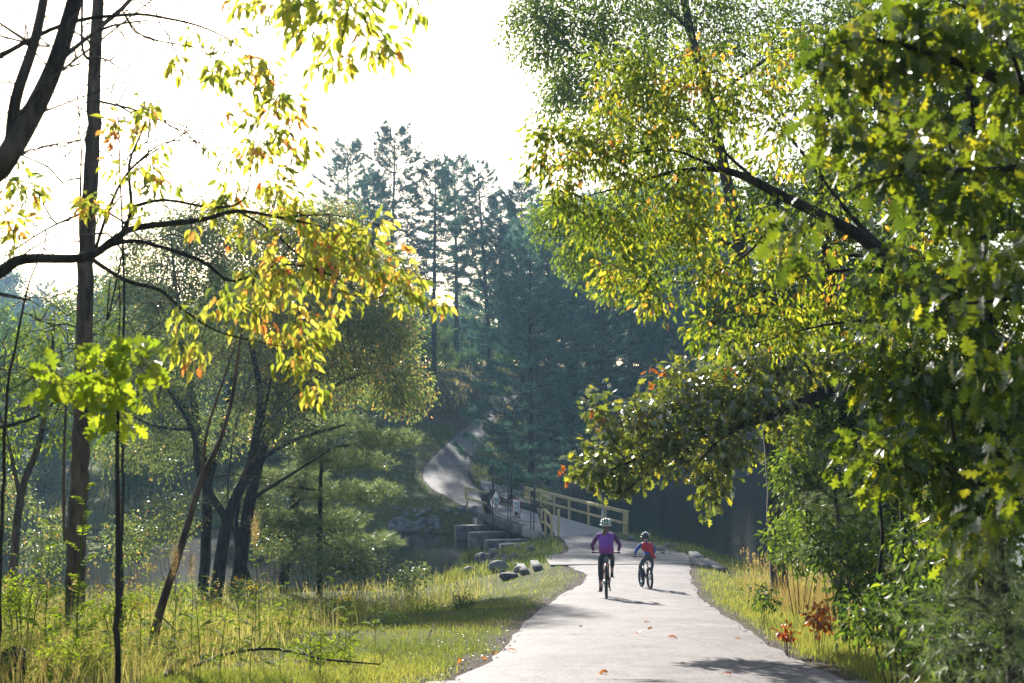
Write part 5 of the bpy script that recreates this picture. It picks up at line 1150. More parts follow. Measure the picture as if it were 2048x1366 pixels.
# -- oak sapling behind the straight trunk
tree('oak_sapling', 'slim oak sapling with large bright lobed leaves behind the straight bare trunk', 'tree',
    [[(238, 1245, 8.6, .022), (236, 1100, 8.6, .018), (234, 930, 8.6, .014), (236, 800, 8.6, .010), (236, 700, 8.6, .006)], [(235, 800, 8.6, .006), (180, 770, 8.5, .004), (110, 770, 8.4, .003)], [(235, 860, 8.6, .006), (220, 800, 8.4, .004)], [(235, 760, 8.6, .006), (280, 720, 8.6, .004)], [(236, 950, 8.6, .005), (275, 900, 8.5, .003)], [(236, 700, 8.6, .006), (240, 620, 8.6, .004), (236, 540, 8.6, .003)]],
    [(225, 705, 8.5, 70, 25, .25, 7), (215, 765, 8.5, 75, 40, .3, 10), (105, 768, 8.4, 55, 20, .2, 6), (225, 835, 8.5, 40, 35, .2, 6), (280, 745, 8.5, 25, 50, .2, 5)],
    L_OAK, 'oak', 'oak_sun', 'bark_dark', (.11, .17), 5, .08, .12, .002, 200, .75, None, .6, .2, jit=.2, up=.2)
# -- leaning stems in the grass
def stems(name, label, limbs, twigs, bark='bark_dark', rt=.0022, leafs=0, mat='cherry'):
    return tree(name, label, 'tree', limbs, twigs, L_OV, 'ovate', mat, bark, (.06, .09), leafs, .1, .15, rt, 0, .6, None, jit=.18)
s1 = on_ground(300, 1312, 8)[1]
stems('leaning_sapling', 'dark sapling leaning right from the weeds and forking below the cherry leaves',
    [[(296, 1330, s1, .06), (318, 1230, s1, .05), (350, 1130, s1, .045), (378, 1040, s1+.1, .040), (402, 960, s1+.2, .036), (440, 880, s1+.3, .028), (465, 790, s1+.4, .022), (480, 680, s1+.5, .014), (500, 600, s1+.6, .006)],
     [(404, 955, s1+.2, .022), (412, 870, s1+.2, .018), (440, 780, s1+.2, .013), (470, 690, s1+.3, .008)], [(365, 1085, s1, .012), (430, 1020, s1-.1, .009), (520, 900, s1-.2, .005), (560, 860, s1-.2, .003)], [(402, 960, s1+.2, .012), (470, 950, s1, .008), (560, 960, s1-.2, .004)],
     [(318, 1230, s1, .012), (350, 1262, s1-.2, .008), (330, 1290, s1-.3, .004)]], [(500, 700, s1+.4, 70, 120, .5, 22), (520, 900, s1, 90, 90, .4, 16), (420, 780, s1+.3, 60, 120, .3, 12)], 'bark_warm')
s2 = on_ground(508, 1215, 8)[1]
stems('leaning_sapling', 'dark sapling leaning left out of the weeds with several bare rising stems',
    [[(510, 1225, s2, .10), (495, 1150, s2, .085), (474, 1090, s2, .075), (478, 1000, s2, .06), (520, 860, s2, .05), (548, 740, s2, .035), (600, 620, s2, .02)], [(474, 1090, s2, .04), (455, 1000, s2+.3, .03), (470, 860, s2+.5, .02), (520, 700, s2+.6, .01)],
     [(520, 860, s2, .03), (600, 780, s2, .02), (680, 720, s2, .01)]], [(600, 760, s2, 120, 130, 1, 34), (480, 820, s2, 80, 120, 1, 16)], 'bark_dark', .004)
stems('thin_stem', 'very thin bare stem rising close to the left edge in front of the marsh', [[(-5, 960, 9, .014), (10, 850, 9, .012), (30, 700, 9, .010), (60, 560, 9, .007), (100, 480, 9, .004)], [(20, 780, 9, .006), (90, 740, 9, .005), (230, 640, 9, .003)], [(-20, 860, 9, .012), (80, 830, 9, .009), (150, 760, 9, .006), (330, 640, 9, .003)]], [(80, 720, 9, 120, 120, .4, 22)], 'bark_dark', .0036)
stems('thin_stem', 'thin upright bare stem right of the straight trunk reaching above the marsh trees', [[(245, 900, 16, .018), (248, 700, 16, .016), (246, 500, 16, .013), (240, 350, 16, .010), (236, 220, 16, .006)], [(246, 500, 16, .010), (215, 640, 16.2, .012), (220, 560, 16.2, .008)]], [(250, 500, 16, 60, 200, .5, 18)], 'bark_dark', .002)

# ---- right side of the path
# R5 tall light tree behind, with small leaves
tree('birch_tree', 'tall small leaved birch behind the yellow maple, top right of the open sky', 'tree',
    [[(1560, 1140, 33, .22), (1545, 900, 33, .19), (1500, 600, 33, .16), (1440, 300, 33, .13), (1380, 60, 33, .10), (1340, -150, 33, .07), (1300, -320, 33, .03)], [(1440, 300, 33, .06), (1330, 200, 33, .04), (1220, 140, 33, .03), (1110, 80, 33, .015)], [(1380, 60, 33, .05), (1260, -40, 33, .03), (1120, -60, 33, .02)], [(1480, 500, 33, .06), (1330, 430, 33, .03), (1200, 420, 33, .015)], [(1500, 600, 33, .05), (1400, 570, 33, .03), (1300, 560, 33, .015)], [(1420, 200, 33, .05), (1560, 100, 33, .04), (1680, 30, 33, .02)]],
    [(1070, 60, 33, 70, 70, 1.5, 90), (1150, 130, 33, 90, 90, 1.5, 150), (1130, 20, 33, 110, 60, 1.5, 110), (1120, 200, 33, 40, 50, 1, 34), (1260, 60, 33, 100, 110, 2, 190), (1380, 40, 34, 110, 120, 2, 180), (1500, 60, 34, 110, 130, 2, 160), (1640, 60, 34, 110, 130, 2, 140), (1760, 40, 34, 110, 110, 2, 150), (1720, 150, 34, 100, 100, 2, 90), (1330, 250, 34, 120, 130, 2, 170), (1200, 250, 33, 70, 100, 1.5, 70),
     (1120, 440, 33, 60, 60, 1.2, 70), (1160, 520, 33, 50, 40, 1, 50), (1240, 560, 33, 70, 50, 1.2, 60), (1330, 480, 34, 110, 100, 2, 120), (1250, 420, 33, 90, 80, 2, 90), (1440, 420, 34, 100, 130, 2, 130)],
    L_DI, 'diamond', 'birch', 'bark_grey', (.085, .13), 20, .36, .5, .005, 0, .8, None, .6, .2)
# R4 bank trees mass, two trees
tree('bank_oak', 'dense leafy oak on the right bank behind the path edge shrubs, its base hidden', 'tree',
    [[(1720, 1190, 30, .26), (1710, 1000, 30, .22), (1690, 800, 30, .18), (1660, 560, 30, .13), (1640, 330, 30, .07), (1630, 150, 30, .03)], [(1700, 900, 30, .10), (1600, 780, 30, .06), (1480, 700, 30, .02)], [(1680, 700, 30, .09), (1560, 600, 30, .05), (1430, 560, 30, .02)], [(1710, 1000, 30, .09), (1620, 960, 29, .05), (1580, 930, 28, .02)], [(1700, 850, 30, .08), (1820, 700, 30, .05), (1950, 600, 30, .02)]],
    [(1600, 640, 30, 130, 110, 2, 170), (1480, 620, 30, 90, 70, 1.6, 90), (1520, 720, 30, 100, 60, 1.6, 100), (1640, 780, 30, 110, 90, 2, 130), (1640, 900, 29, 70, 90, 1.6, 110), (1600, 950, 28, 50, 60, 1.2, 60), (1620, 1050, 28, 60, 60, 1.2, 70), (1760, 560, 30, 130, 150, 2, 190), (1600, 420, 31, 130, 120, 2, 170), (1760, 300, 31, 140, 140, 2, 180), (1900, 420, 31, 130, 150, 2, 180), (1880, 150, 31, 130, 150, 2, 190), (2010, 60, 31, 110, 130, 2, 140), (1990, 280, 31, 90, 130, 2, 110), (1780, 760, 30, 120, 110, 2, 150), (1930, 650, 30, 120, 130, 2, 150), (1800, 950, 29, 120, 120, 2, 150), (1940, 900, 29, 120, 130, 2, 150), (1740, 1060, 28, 100, 70, 2, 90)],
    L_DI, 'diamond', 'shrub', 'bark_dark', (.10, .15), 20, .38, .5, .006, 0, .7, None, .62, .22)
# R3 lower oak limb over the pond
o18 = 18.5
tree('oak_tree', 'oak limb with glossy lobed leaves reaching left over the pond and railing', 'tree',
    [[(2350, 1500, o18+2, .26), (2280, 1200, o18+1.5, .22), (2140, 920, o18+1, .17), (1980, 800, o18+.6, .13), (1800, 760, o18+.3, .10), (1700, 770, o18, .085), (1640, 790, o18, .078), (1570, 820, o18, .068), (1500, 845, o18, .058), (1420, 865, o18, .045), (1350, 890, o18, .034), (1270, 920, o18, .022), (1200, 950, o18, .012)],
     [(1570, 820, o18, .03), (1480, 790, o18+.3, .022), (1390, 770, o18+.4, .014), (1320, 760, o18+.5, .008)], [(1500, 845, o18, .026), (1440, 880, o18-.3, .018), (1400, 920, o18-.4, .010)], [(1420, 865, o18, .024), (1320, 850, o18+.3, .015), (1240, 840, o18+.4, .008)],
     [(1350, 890, o18, .018), (1270, 970, o18-.2, .012), (1220, 985, o18-.2, .006)], [(1640, 790, o18, .03), (1600, 720, o18+.3, .02), (1500, 700, o18+.4, .01)]],
    [(1420, 800, o18, 110, 60, .7, 70), (1330, 830, o18, 90, 55, .6, 60), (1240, 850, o18, 55, 55, .5, 34), (1200, 810, o18, 20, 30, .3, 8), (1240, 922, o18, 80, 42, .5, 52), (1185, 935, o18, 35, 28, .3, 14), (1350, 905, o18, 80, 50, .6, 50), (1230, 968, o18, 48, 15, .3, 14), (1440, 890, o18-.3, 60, 50, .5, 32), (1500, 790, o18, 100, 60, .7, 60), (1600, 730, o18+.3, 110, 60, .7, 60),
     (1500, 710, o18+.4, 70, 50, .6, 30), (1370, 760, o18+.4, 70, 40, .5, 30), (1440, 975, o18-.3, 45, 35, .3, 16), (1490, 900, o18-.3, 50, 25, .3, 13), (1420, 1000, o18-.3, 15, 20, .2, 4), (1700, 700, o18+.4, 90, 60, .6, 40), (1570, 850, o18, 50, 30, .4, 14)],
    L_OAK2, 'oak_far', 'oak_limb', 'bark_dark', (.10, .15), 9, .18, .2, .0028, 300, .55, None, .6, .25, jit=.18)
oak_limb = [o for o in COL.objects if o.get('label', '').startswith('oak limb with glossy')][0]
for px, py, n_ in ((1135, 945, 12), (1195, 832, 10), (1286, 824, 12), (1310, 748, 10), (1450, 740, 8)):
    c = at(px, py, o18); P = c+unit(n_)*.13; V, T, rr = leaf_batch(L_OAK2, P-np.array(oak_limb.location), unit(n_)*.6+np.array([0, 0, -.8]), unit(n_), rng.uniform(.09, .13, n_), .3+.6*rng.random(n_))
    o = obj('dead_leaves', np_mesh('dead_leaves', V, [T], M['red'], attr=rr), oak_limb, kind='stuff'); o['label'] = 'orange dead leaf cluster'
# R2 maple with yellow and orange sprays and the big arching limb
m13 = 13.0
tree('maple_tree', 'maple with yellow green leaves and orange sprays arching over the path from the right', 'tree',
    [[(2500, 1500, m13+1, .20), (2400, 1150, m13+.8, .17), (2250, 900, m13+.5, .14), (2048, 725, m13, .10), (1950, 660, m13, .085), (1850, 600, m13, .075), (1790, 545, m13, .066), (1730, 480, m13, .060), (1650, 435, m13, .052), (1560, 390, m13, .046), (1480, 350, m13, .036), (1420, 338, m13, .028), (1340, 345, m13+.1, .018), (1260, 370, m13+.2, .010), (1180, 390, m13+.2, .005)],
     [(1480, 350, m13, .020), (1400, 320, m13, .016), (1340, 300, m13, .012), (1240, 310, m13, .007), (1140, 330, m13, .004)], [(1500, 350, m13, .018), (1440, 290, m13, .014), (1435, 220, m13, .009), (1400, 150, m13, .005)], [(1560, 390, m13, .022), (1520, 480, m13-.2, .014), (1460, 530, m13-.3, .009), (1380, 570, m13-.3, .005), (1310, 610, m13-.3, .003)],
     [(1730, 480, m13, .04), (1790, 520, m13+.4, .035), (1700, 430, m13+.6, .025), (1600, 300, m13+.8, .015), (1500, 180, m13+1, .008)], [(1790, 545, m13, .03), (1700, 540, m13-.2, .02), (1580, 560, m13-.3, .012), (1450, 620, m13-.4, .006)], [(1850, 600, m13, .03), (1760, 520, m13+.3, .024), (1650, 520, m13+.3, .015), (1530, 600, m13+.2, .008), (1420, 660, m13+.2, .004)],
     [(1950, 660, m13, .03), (1800, 640, m13-.3, .02), (1650, 650, m13-.4, .012), (1500, 690, m13-.4, .006)]],
    [(1150, 290, m13, 80, 50, .5, 34), (1080, 270, m13, 35, 20, .3, 9), (1080, 330, m13, 40, 18, .3, 9), (1130, 380, m13, 60, 45, .4, 22), (1240, 300, m13, 100, 60, .6, 46), (1260, 210, m13, 90, 60, .6, 40), (1340, 150, m13+.2, 110, 70, .7, 46), (1240, 130, m13+.2, 60, 50, .5, 18), (1380, 260, m13, 110, 70, .7, 48), (1480, 180, m13+.3, 110, 80, .7, 46), (1340, 370, m13, 110, 60, .6, 40),
     (1200, 450, m13, 90, 50, .5, 30), (1300, 470, m13-.1, 100, 60, .6, 34), (1250, 545, m13-.3, 60, 40, .4, 16), (1300, 580, m13-.3, 40, 40, .3, 9), (1320, 625, m13-.3, 12, 8, .1, 2), (1440, 440, m13-.1, 110, 70, .7, 36), (1450, 560, m13-.3, 100, 60, .6, 30), (1560, 260, m13+.5, 120, 90, .8, 46), (1600, 120, m13+.6, 130, 90, .8, 44), (1600, 500, m13-.2, 120, 80, .7, 38), (1700, 380, m13+.5, 120, 100, .8, 40), (1560, 640, m13-.3, 120, 60, .6, 36), (1420, 680, m13-.3, 60, 40, .4, 12), (1720, 620, m13, 120, 80, .7, 36), (1850, 500, m13+.3, 130, 110, .8, 36)],
    L_OV, 'ovate_mid', 'maple', 'bark_dark', (.055, .09), 15, .15, .2, .0030, 300, .85, None, .44, .17, jit=.2, clump=.2)
# R1 near oak, large leaves out of focus
n6 = 6.6
tree('near_oak', 'nearest oak boughs with the largest lobed leaves, filling the upper right corner', 'tree',
    [[(2500, 900, n6+.6, .10), (2350, 420, n6+.3, .075), (2200, 250, n6, .05), (2048, 180, n6, .03), (1900, 120, n6, .018), (1760, 80, n6, .010), (1650, 90, n6, .005)], [(2200, 250, n6, .03), (2050, 330, n6-.2, .018), (1920, 340, n6-.2, .012), (1800, 350, n6-.2, .007), (1720, 370, n6-.2, .004)], [(2350, 420, n6+.3, .03), (2150, 560, n6, .018), (2000, 600, n6, .010), (1860, 610, n6, .005)], [(2048, 180, n6, .014), (2000, 60, n6, .01), (1900, 0, n6, .006)], [(2350, 420, n6+.3, .03), (2250, 780, n6, .02), (2120, 960, n6, .012), (2030, 1000, n6, .006)]],
    [(1700, 110, n6, 80, 60, .25, 8), (1800, 60, n6, 110, 60, .3, 11), (1930, 60, n6, 110, 70, .3, 14), (1850, 150, n6, 90, 60, .3, 8), (1680, 250, n6-.1, 60, 60, .2, 5), (1830, 330, n6-.2, 90, 50, .25, 10), (1760, 290, n6, 80, 50, .2, 5), (1900, 390, n6-.2, 90, 50, .25, 8), (2000, 200, n6, 80, 100, .3, 10), (2000, 330, n6, 70, 80, .3, 8), (1600, 460, n6, 30, 35, .15, 3), (1840, 610, n6, 25, 40, .15, 2), (2000, 520, n6, 80, 80, .3, 8), (2010, 700, n6, 60, 90, .3, 6), (2010, 920, n6, 60, 80, .3, 6), (1980, 1040, n6, 60, 60, .3, 3)],
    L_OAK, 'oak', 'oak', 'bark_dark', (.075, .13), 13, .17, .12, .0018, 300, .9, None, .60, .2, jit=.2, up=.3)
# mid layer, right edge: dark leaves between near oak and bank
tree('oak_tree', 'shaded oak with mid sized leaves behind the nearest boughs at the right edge', 'tree',
    [[(1990, 1330, 10.5, .13), (1985, 1100, 10.5, .12), (1975, 850, 10.5, .10), (1960, 600, 10.5, .085), (1950, 350, 10.5, .07), (1945, 100, 10.5, .05), (1940, -100, 10.5, .03)], [(1975, 850, 10.5, .04), (1880, 760, 10.3, .025), (1760, 720, 10.2, .012)], [(1960, 600, 10.5, .04), (1860, 540, 10.6, .025), (1740, 540, 10.7, .012)], [(1950, 350, 10.5, .03), (1850, 250, 10.6, .02), (1750, 220, 10.7, .01)], [(1985, 1000, 10.5, .03), (1880, 930, 10.2, .02), (1760, 930, 10, .01)]],
    [(1980, 40, 10.8, 110, 90, .8, 40), (1850, 60, 10.9, 110, 80, .8, 30), (1900, 760, 10.4, 120, 100, .8, 60), (1780, 740, 10.3, 80, 80, .6, 34), (1960, 600, 10.5, 110, 100, .8, 46), (1820, 560, 10.6, 110, 80, .7, 36), (1780, 900, 10.2, 90, 70, .6, 34), (1900, 950, 10.3, 120, 90, .7, 52), (2000, 400, 10.6, 90, 120, .8, 40), (1850, 300, 10.7, 120, 100, .8, 36), (1960, 180, 10.7, 110, 120, .8, 40), (1780, 180, 10.8, 90, 90, .7, 24), (1950, 1060, 10.3, 110, 70, .6, 40), (2010, 820, 10.3, 80, 120, .7, 36)],
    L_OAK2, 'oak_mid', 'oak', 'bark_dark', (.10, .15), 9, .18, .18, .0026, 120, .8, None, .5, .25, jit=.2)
# shrubs along the right edge of the path
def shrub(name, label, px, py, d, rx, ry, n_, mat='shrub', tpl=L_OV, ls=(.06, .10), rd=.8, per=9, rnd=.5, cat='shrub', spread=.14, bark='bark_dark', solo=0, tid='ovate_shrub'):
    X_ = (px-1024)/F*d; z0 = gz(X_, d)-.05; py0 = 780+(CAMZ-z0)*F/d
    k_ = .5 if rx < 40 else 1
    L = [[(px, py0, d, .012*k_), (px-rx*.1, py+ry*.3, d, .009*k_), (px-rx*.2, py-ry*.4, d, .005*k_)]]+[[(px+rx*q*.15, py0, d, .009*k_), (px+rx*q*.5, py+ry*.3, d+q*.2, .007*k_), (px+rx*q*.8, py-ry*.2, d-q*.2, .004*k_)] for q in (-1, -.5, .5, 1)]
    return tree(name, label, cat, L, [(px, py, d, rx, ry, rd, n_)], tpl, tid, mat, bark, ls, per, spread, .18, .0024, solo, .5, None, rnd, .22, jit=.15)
shrub('shrub', 'leafy shrub at the pond edge beyond the tall dry grass', 1600, 1090, 24, 75, 60, 90, rnd=.65, ls=(.08, .13))
shrub('shrub', 'leafy shrub between the dry grass and the thin dark stems', 1680, 1060, 19, 90, 90, 110, rnd=.6, ls=(.08, .12))
shrub('shrub', 'broad shrub with pale glints behind the red leaved twig', 1720, 1130, 15, 100, 90, 120, rnd=.55, ls=(.07, .11))
shrub('shrub', 'dark shrub at the path edge below the thin dark stems', 1800, 1240, 11.5, 120, 70, 130, rnd=.45, ls=(.06, .10))
shrub('shrub', 'dark shrub in the lower right corner beside the young pine', 1950, 1290, 9.2, 120, 70, 110, rnd=.35, ls=(.06, .09))
shrub('shrub', 'tall leafy shrub rising at the right edge under the oak', 1920, 1100, 12.5, 120, 110, 150, rnd=.5, ls=(.07, .11))
shrub('shrub', 'round leafy shrub at the foot of the slim dark sapling', 1860, 1160, 14, 90, 70, 90, rnd=.5, ls=(.07, .11))
shrub('red_leaved_shrub', 'small shrub of orange red leaves at the right edge of the grass', 1640, 1238, 15.5, 28, 30, 26, 'red', L_OAK2, (.06, .09), .15, 6, .4, spread=.07, tid='oak_red')
shrub('red_leaved_shrub', 'smaller rusty leaved sprig nearer the path than the orange red shrub', 1576, 1266, 15.5, 20, 13, 12, 'red', L_OAK2, (.05, .08), .12, 5, .2, spread=.06, tid='oak_red')
shrub('shrub', 'low round green bush inside the dry grass right of the path', 1530, 1195, 21, 22, 16, 20, rnd=.4)
stems('thin_stem', 'slim dark sapling stem standing in the shrubs right of the path', [[(1955, 1330, 10.2, .02), (1938, 1180, 10.2, .018), (1925, 1000, 10.2, .016), (1905, 850, 10.2, .012), (1890, 700, 10.2, .008)]], [(1900, 900, 10.2, 60, 200, .3, 18)], 'bark_dark', .002)
stems('thin_stem', 'slim leaning stem rising from the shrubs behind the red leaved shrub', [[(1826, 1280, 13, .03), (1812, 1150, 13, .026), (1802, 980, 13, .024), (1795, 800, 13, .018)], [(1750, 1190, 13, .02), (1765, 1060, 13, .015), (1740, 900, 13, .01)]], [(1790, 950, 13, 70, 200, .4, 22)], 'bark_dark', .0025)
boughs('young_pine', 'young pine with soft long needles in the lower right corner, out of focus', [[(2030, 1420, 7.2, .03), (2020, 1280, 7.2, .025), (2005, 1150, 7.2, .018), (2000, 1030, 7.2, .008)], [(2020, 1250, 7.2, .012), (1950, 1200, 7.1, .008), (1900, 1200, 7, .004)], [(2022, 1320, 7.2, .012), (1960, 1290, 7, .008), (1890, 1310, 6.9, .004)], [(2010, 1180, 7.2, .01), (1960, 1130, 7.2, .006)]],
    [(1930, 1200, 7.1, 70, 30, .25, 36), (1990, 1130, 7.2, 60, 35, .25, 36), (1920, 1300, 7, 80, 35, .3, 40), (2010, 1240, 7.1, 50, 40, .25, 36), (2010, 1330, 7, 60, 30, .25, 26), (1960, 1080, 7.2, 50, 30, .2, 18)], needle=(.07, .12), w=.0022, k=18, step=.1, rt=.0022, sp=.8)
boughs('young_pine', 'soft young pine among the shrubs beyond the red leaved shrub', [[(1690, 1215, 17, .04), (1680, 1100, 17, .03), (1670, 980, 17, .02), (1660, 880, 17, .01)], [(1680, 1100, 17, .015), (1620, 1070, 16.8, .008)], [(1672, 1000, 17, .015), (1610, 960, 17, .008)]],
    [(1650, 1110, 16.8, 70, 26, .5, 60), (1640, 1000, 17, 60, 24, .5, 50), (1680, 930, 17, 60, 24, .5, 50), (1700, 1050, 17, 60, 24, .5, 50)], needle=(.09, .15), w=.004, k=12, step=.15, rt=.003)

# bushes and saplings along the near river bank, left
for i, (px, py, d, rx, ry, n_, lb) in enumerate(((250, 1085, 46, 70, 50, 90, 'low bush on the river bank between the straight trunk and the thin upright stem'), (340, 1040, 47, 60, 70, 90, 'bush on the river bank left of the dark multi stemmed trees'), (620, 1120, 46, 70, 38, 80, 'low bush on the river bank right of the multi stemmed trees'),
        (720, 1130, 47, 55, 28, 60, 'small bush on the river bank under the layered pine boughs'), (90, 1090, 42, 70, 50, 90, 'low bush at the water edge left of the straight trunk'), (820, 1150, 48, 45, 22, 45, 'smallest river bank bush, nearest the boulders'), (540, 1060, 50, 60, 60, 90, 'bush growing among the feet of the multi stemmed trees'), (20, 1000, 44, 50, 60, 70, 'leafy bush at the left picture edge beside the marsh water'))):
    shrub('riverbank_bush', lb, px, py, d, rx, ry, n_, 'bank', L_DI, (.09, .15), 1.2, 14, .45, 'bush', .32, 'bark_dark', 0, 'diamond')
for i, (px, py, d, rx, ry, n_, mt, rn, lb) in enumerate(((45, 1190, 15, 60, 40, 60, 'herb', .55, 'bright leafy weed bush left of the straight trunk'), (235, 1215, 16, 55, 35, 55, 'herb', .6, 'bright leafy weed bush just right of the straight trunk'), (400, 1245, 17, 60, 30, 55, 'herb', .5, 'leafy weed bush behind the leaning sapling'), (560, 1235, 19, 60, 28, 55, 'herb', .65, 'yellow green weed bush between the two leaning saplings'),
        (780, 1245, 21, 45, 28, 60, 'shrub', .25, 'dark low bush at the left edge of the mown strip'), (925, 1205, 28, 26, 18, 40, 'shrub', .25, 'small dark bush standing alone in the grass left of the path'), (680, 1215, 24, 60, 26, 60, 'herb', .6, 'wide weed bush beyond the fallen branch'), (840, 1215, 27, 45, 18, 40, 'herb', .7, 'pale weed bush between the two dark low bushes'), (150, 1320, 12, 70, 32, 50, 'herb', .7, 'leafy weeds at the bottom edge below the straight trunk'),
        (640, 1300, 14.5, 60, 26, 45, 'herb', .65, 'leafy weeds beside the long fallen branch'), (330, 1190, 20, 50, 30, 50, 'herb', .5, 'weed bush between the thin upright stem and the leaning sapling'), (500, 1180, 25, 50, 30, 50, 'bank', .5, 'olive weed bush behind the second leaning sapling'))):
    shrub('weed_bush', lb, px, py, d, rx, ry, n_, mt, L_OV, (.03, .06), .6, 12, rn, 'weeds', .10, 'twig', 0, 'ovate')
boughs('pine_tree', 'small white pine low over the water at the foot of the multi stemmed trees', [[(640, 1130, 49, .10), (640, 1000, 49, .08), (645, 900, 49, .04)], [(640, 1050, 49, .04), (560, 1040, 49, .02)], [(640, 980, 49, .04), (540, 970, 49, .02)], [(640, 1080, 49, .04), (700, 1110, 48, .02)]],
    [(560, 1040, 49, 80, 18, 1.5, 180), (560, 960, 49, 80, 20, 1.5, 160), (480, 1000, 49, 70, 18, 1.4, 120), (680, 1120, 48, 70, 16, 1.4, 120), (620, 900, 49, 60, 20, 1.4, 120)], w=.016, needle=(.2, .34))

# ------------------------------------------------------------------ grass, weeds, litter
def sample(n_, d0, d1, x0, x1, power=1.0):
    """random ground points, thinning with distance; x as a fraction of the distance beside the view axis"""
    d = 1/(1/d1+(1/d0-1/d1)*rng.random(n_)); x = (x0+(x1-x0)*rng.random(n_))*d; return x, d
def blades(name, x, y, h, w, mat, rnd, lean=.5, kind='stuff', segs=3):
    n_ = len(x); z = height(x, y)-.02; a_ = rng.random(n_)*6.283; dx, dy = np.cos(a_), np.sin(a_); b_ = rng.random(n_)*6.283; l_ = lean*rng.random(n_)
    B = np.stack([x, y, z], 1); s_ = np.stack([dx, dy, 0*dx], 1)*w[:, None]*.5; L = np.stack([np.cos(b_)*l_, np.sin(b_)*l_, 0*l_], 1)
    up = np.array([0, 0, 1.])
    m1 = B+h[:, None]*(.5*up+L*.28); t = B+h[:, None]*(up*np.maximum(.55, 1-.35*l_)[:, None]+L)
    V = np.stack([B-s_, B+s_, m1-s_*.8, m1+s_*.8, t], 1).reshape(-1, 3); o_ = (np.arange(n_)*5)[:, None]
    T = np.concatenate([o_+np.array([0, 1, 3]), o_+np.array([0, 3, 2]), o_+np.array([2, 3, 4])])
    return obj(name, np_mesh(name, V, [T], M[mat], attr=np.repeat(np.clip(rnd, 0, 1), 5)), kind=kind)
def keepmask(x, y, p0, p1, wd=.25):
    return (path_dist(x, y) > p0) & (path_dist(x, y) < p1) & (pdist(POLYL, x, y) > wd) & (pdist(POLYR, x, y) > wd)
def patchy(x, y, s=1.3, seed=0): return .5+.5*vnoise(x, y, s, seed)
# mown grass beside the path
x, y = sample(170000, 9.5, 68, -.26, .26, 1)
pd_ = path_dist(x, y); ed = .10+.32*patchy(x, y, .8, 21)
k_ = keepmask(x, y, .02, 4.6) & (rng.random(len(x)) < sst(ed-.25, ed+.25, pd_)*(.55+.45*sst(.2, .5, patchy(x, y, .9)))) & ~((x > 5.5) & (y < 38) & (pd_ > 3.4))
x, y = x[k_], y[k_]; sc = np.maximum(1, y/22); dry = sst(.3, .9, patchy(x, y, 2.1, 5))
blades('grass', x, y, (.05+.07*rng.random(len(x)))*sc**.35*(.7+.6*patchy(x, y, 1.1, 2)), .007*sc, 'lawn', .45+.40*dry+.2*rng.normal(size=len(x))*.7, .8)
x, y = sample(90000, 11, 56, .04, .30); pd_ = path_dist(x, y); k_ = keepmask(x, y, .04, 4.2) & (x > 2.5) & (rng.random(len(x)) < sst(.02, .5, pd_)); x, y = x[k_], y[k_]; sc = np.maximum(1, y/22)
blades('grass', x, y, (.07+.13*rng.random(len(x)))*(.6+.7*patchy(x, y, 1.1, 2)), .007*sc, 'lawn', .66+.25*(patchy(x, y, 1.6, 5)-.3)+.16*rng.normal(size=len(x)), .8)
# rough grass and weeds on the left
x, y = sample(110000, 9, 60, -.46, .02); pd_ = path_dist(x, y); k_ = keepmask(x, y, 2.2, 99) & (rng.random(len(x)) < sst(2.0, 4.2, pd_)*(.4+.6*patchy(x, y, 1.0, 3)))
x, y = x[k_], y[k_]; sc = np.maximum(1, y/20); ht = (.22+.38*rng.random(len(x))**1.5)*(.55+.75*patchy(x, y, 1.7, 8))*np.interp(y, [9, 20, 48], [.8, 1.05, 1.25])
blades('tall_grass', x, y, ht, .007*sc, 'grass', .42+.55*patchy(x, y, 1.5, 9)+.2*rng.normal(size=len(x)), .75)
x, y = sample(6000, 9, 52, -.46, .0); k_ = keepmask(x, y, 2.5, 99) & (patchy(x, y, 1.8, 4) > .35); x, y = x[k_], y[k_]
blades('dry_grass', x, y, .25+.4*rng.random(len(x)), .006*np.maximum(1, y/20), 'straw', rng.random(len(x)), .7)
# grass on the right of the path, with the tall dry clump before the pond
x, y = sample(90000, 9.5, 56, .02, .40); pd_ = path_dist(x, y); xe = np.interp(y, [9, 20, 30, 40, 60], [4.6, 6.6, 8.0, 9.5, 11])
k_ = keepmask(x, y, .5, 9) & (x < xe+1.5) & (rng.random(len(x)) < sst(.4, 1.5, pd_)*(.5+.5*patchy(x, y, 1.2, 2))); x, y = x[k_], y[k_]; sc = np.maximum(1, y/20)
blades('tall_grass', x, y, (.10+.25*rng.random(len(x)))*(.5+.9*sst(1, 3, path_dist(x, y))), .007*sc, 'grass', .62+.25*rng.normal(size=len(x)), .8)
x = rng.normal(size=3600)*1.3; y = 27+rng.normal(size=3600)*6; x = x+np.interp(y, [12, 20, 28, 36, 45], [5.6, 5.2, 5.7, 6.6, 8.2]); k_ = keepmask(x, y, 1.0, 99) & (y > 13) & (y < 50); x, y = x[k_], y[k_]
blades('dry_grass', x, y, .2+.5*rng.random(len(x)), .009*np.maximum(1, y/26), 'straw', rng.random(len(x)), .6)
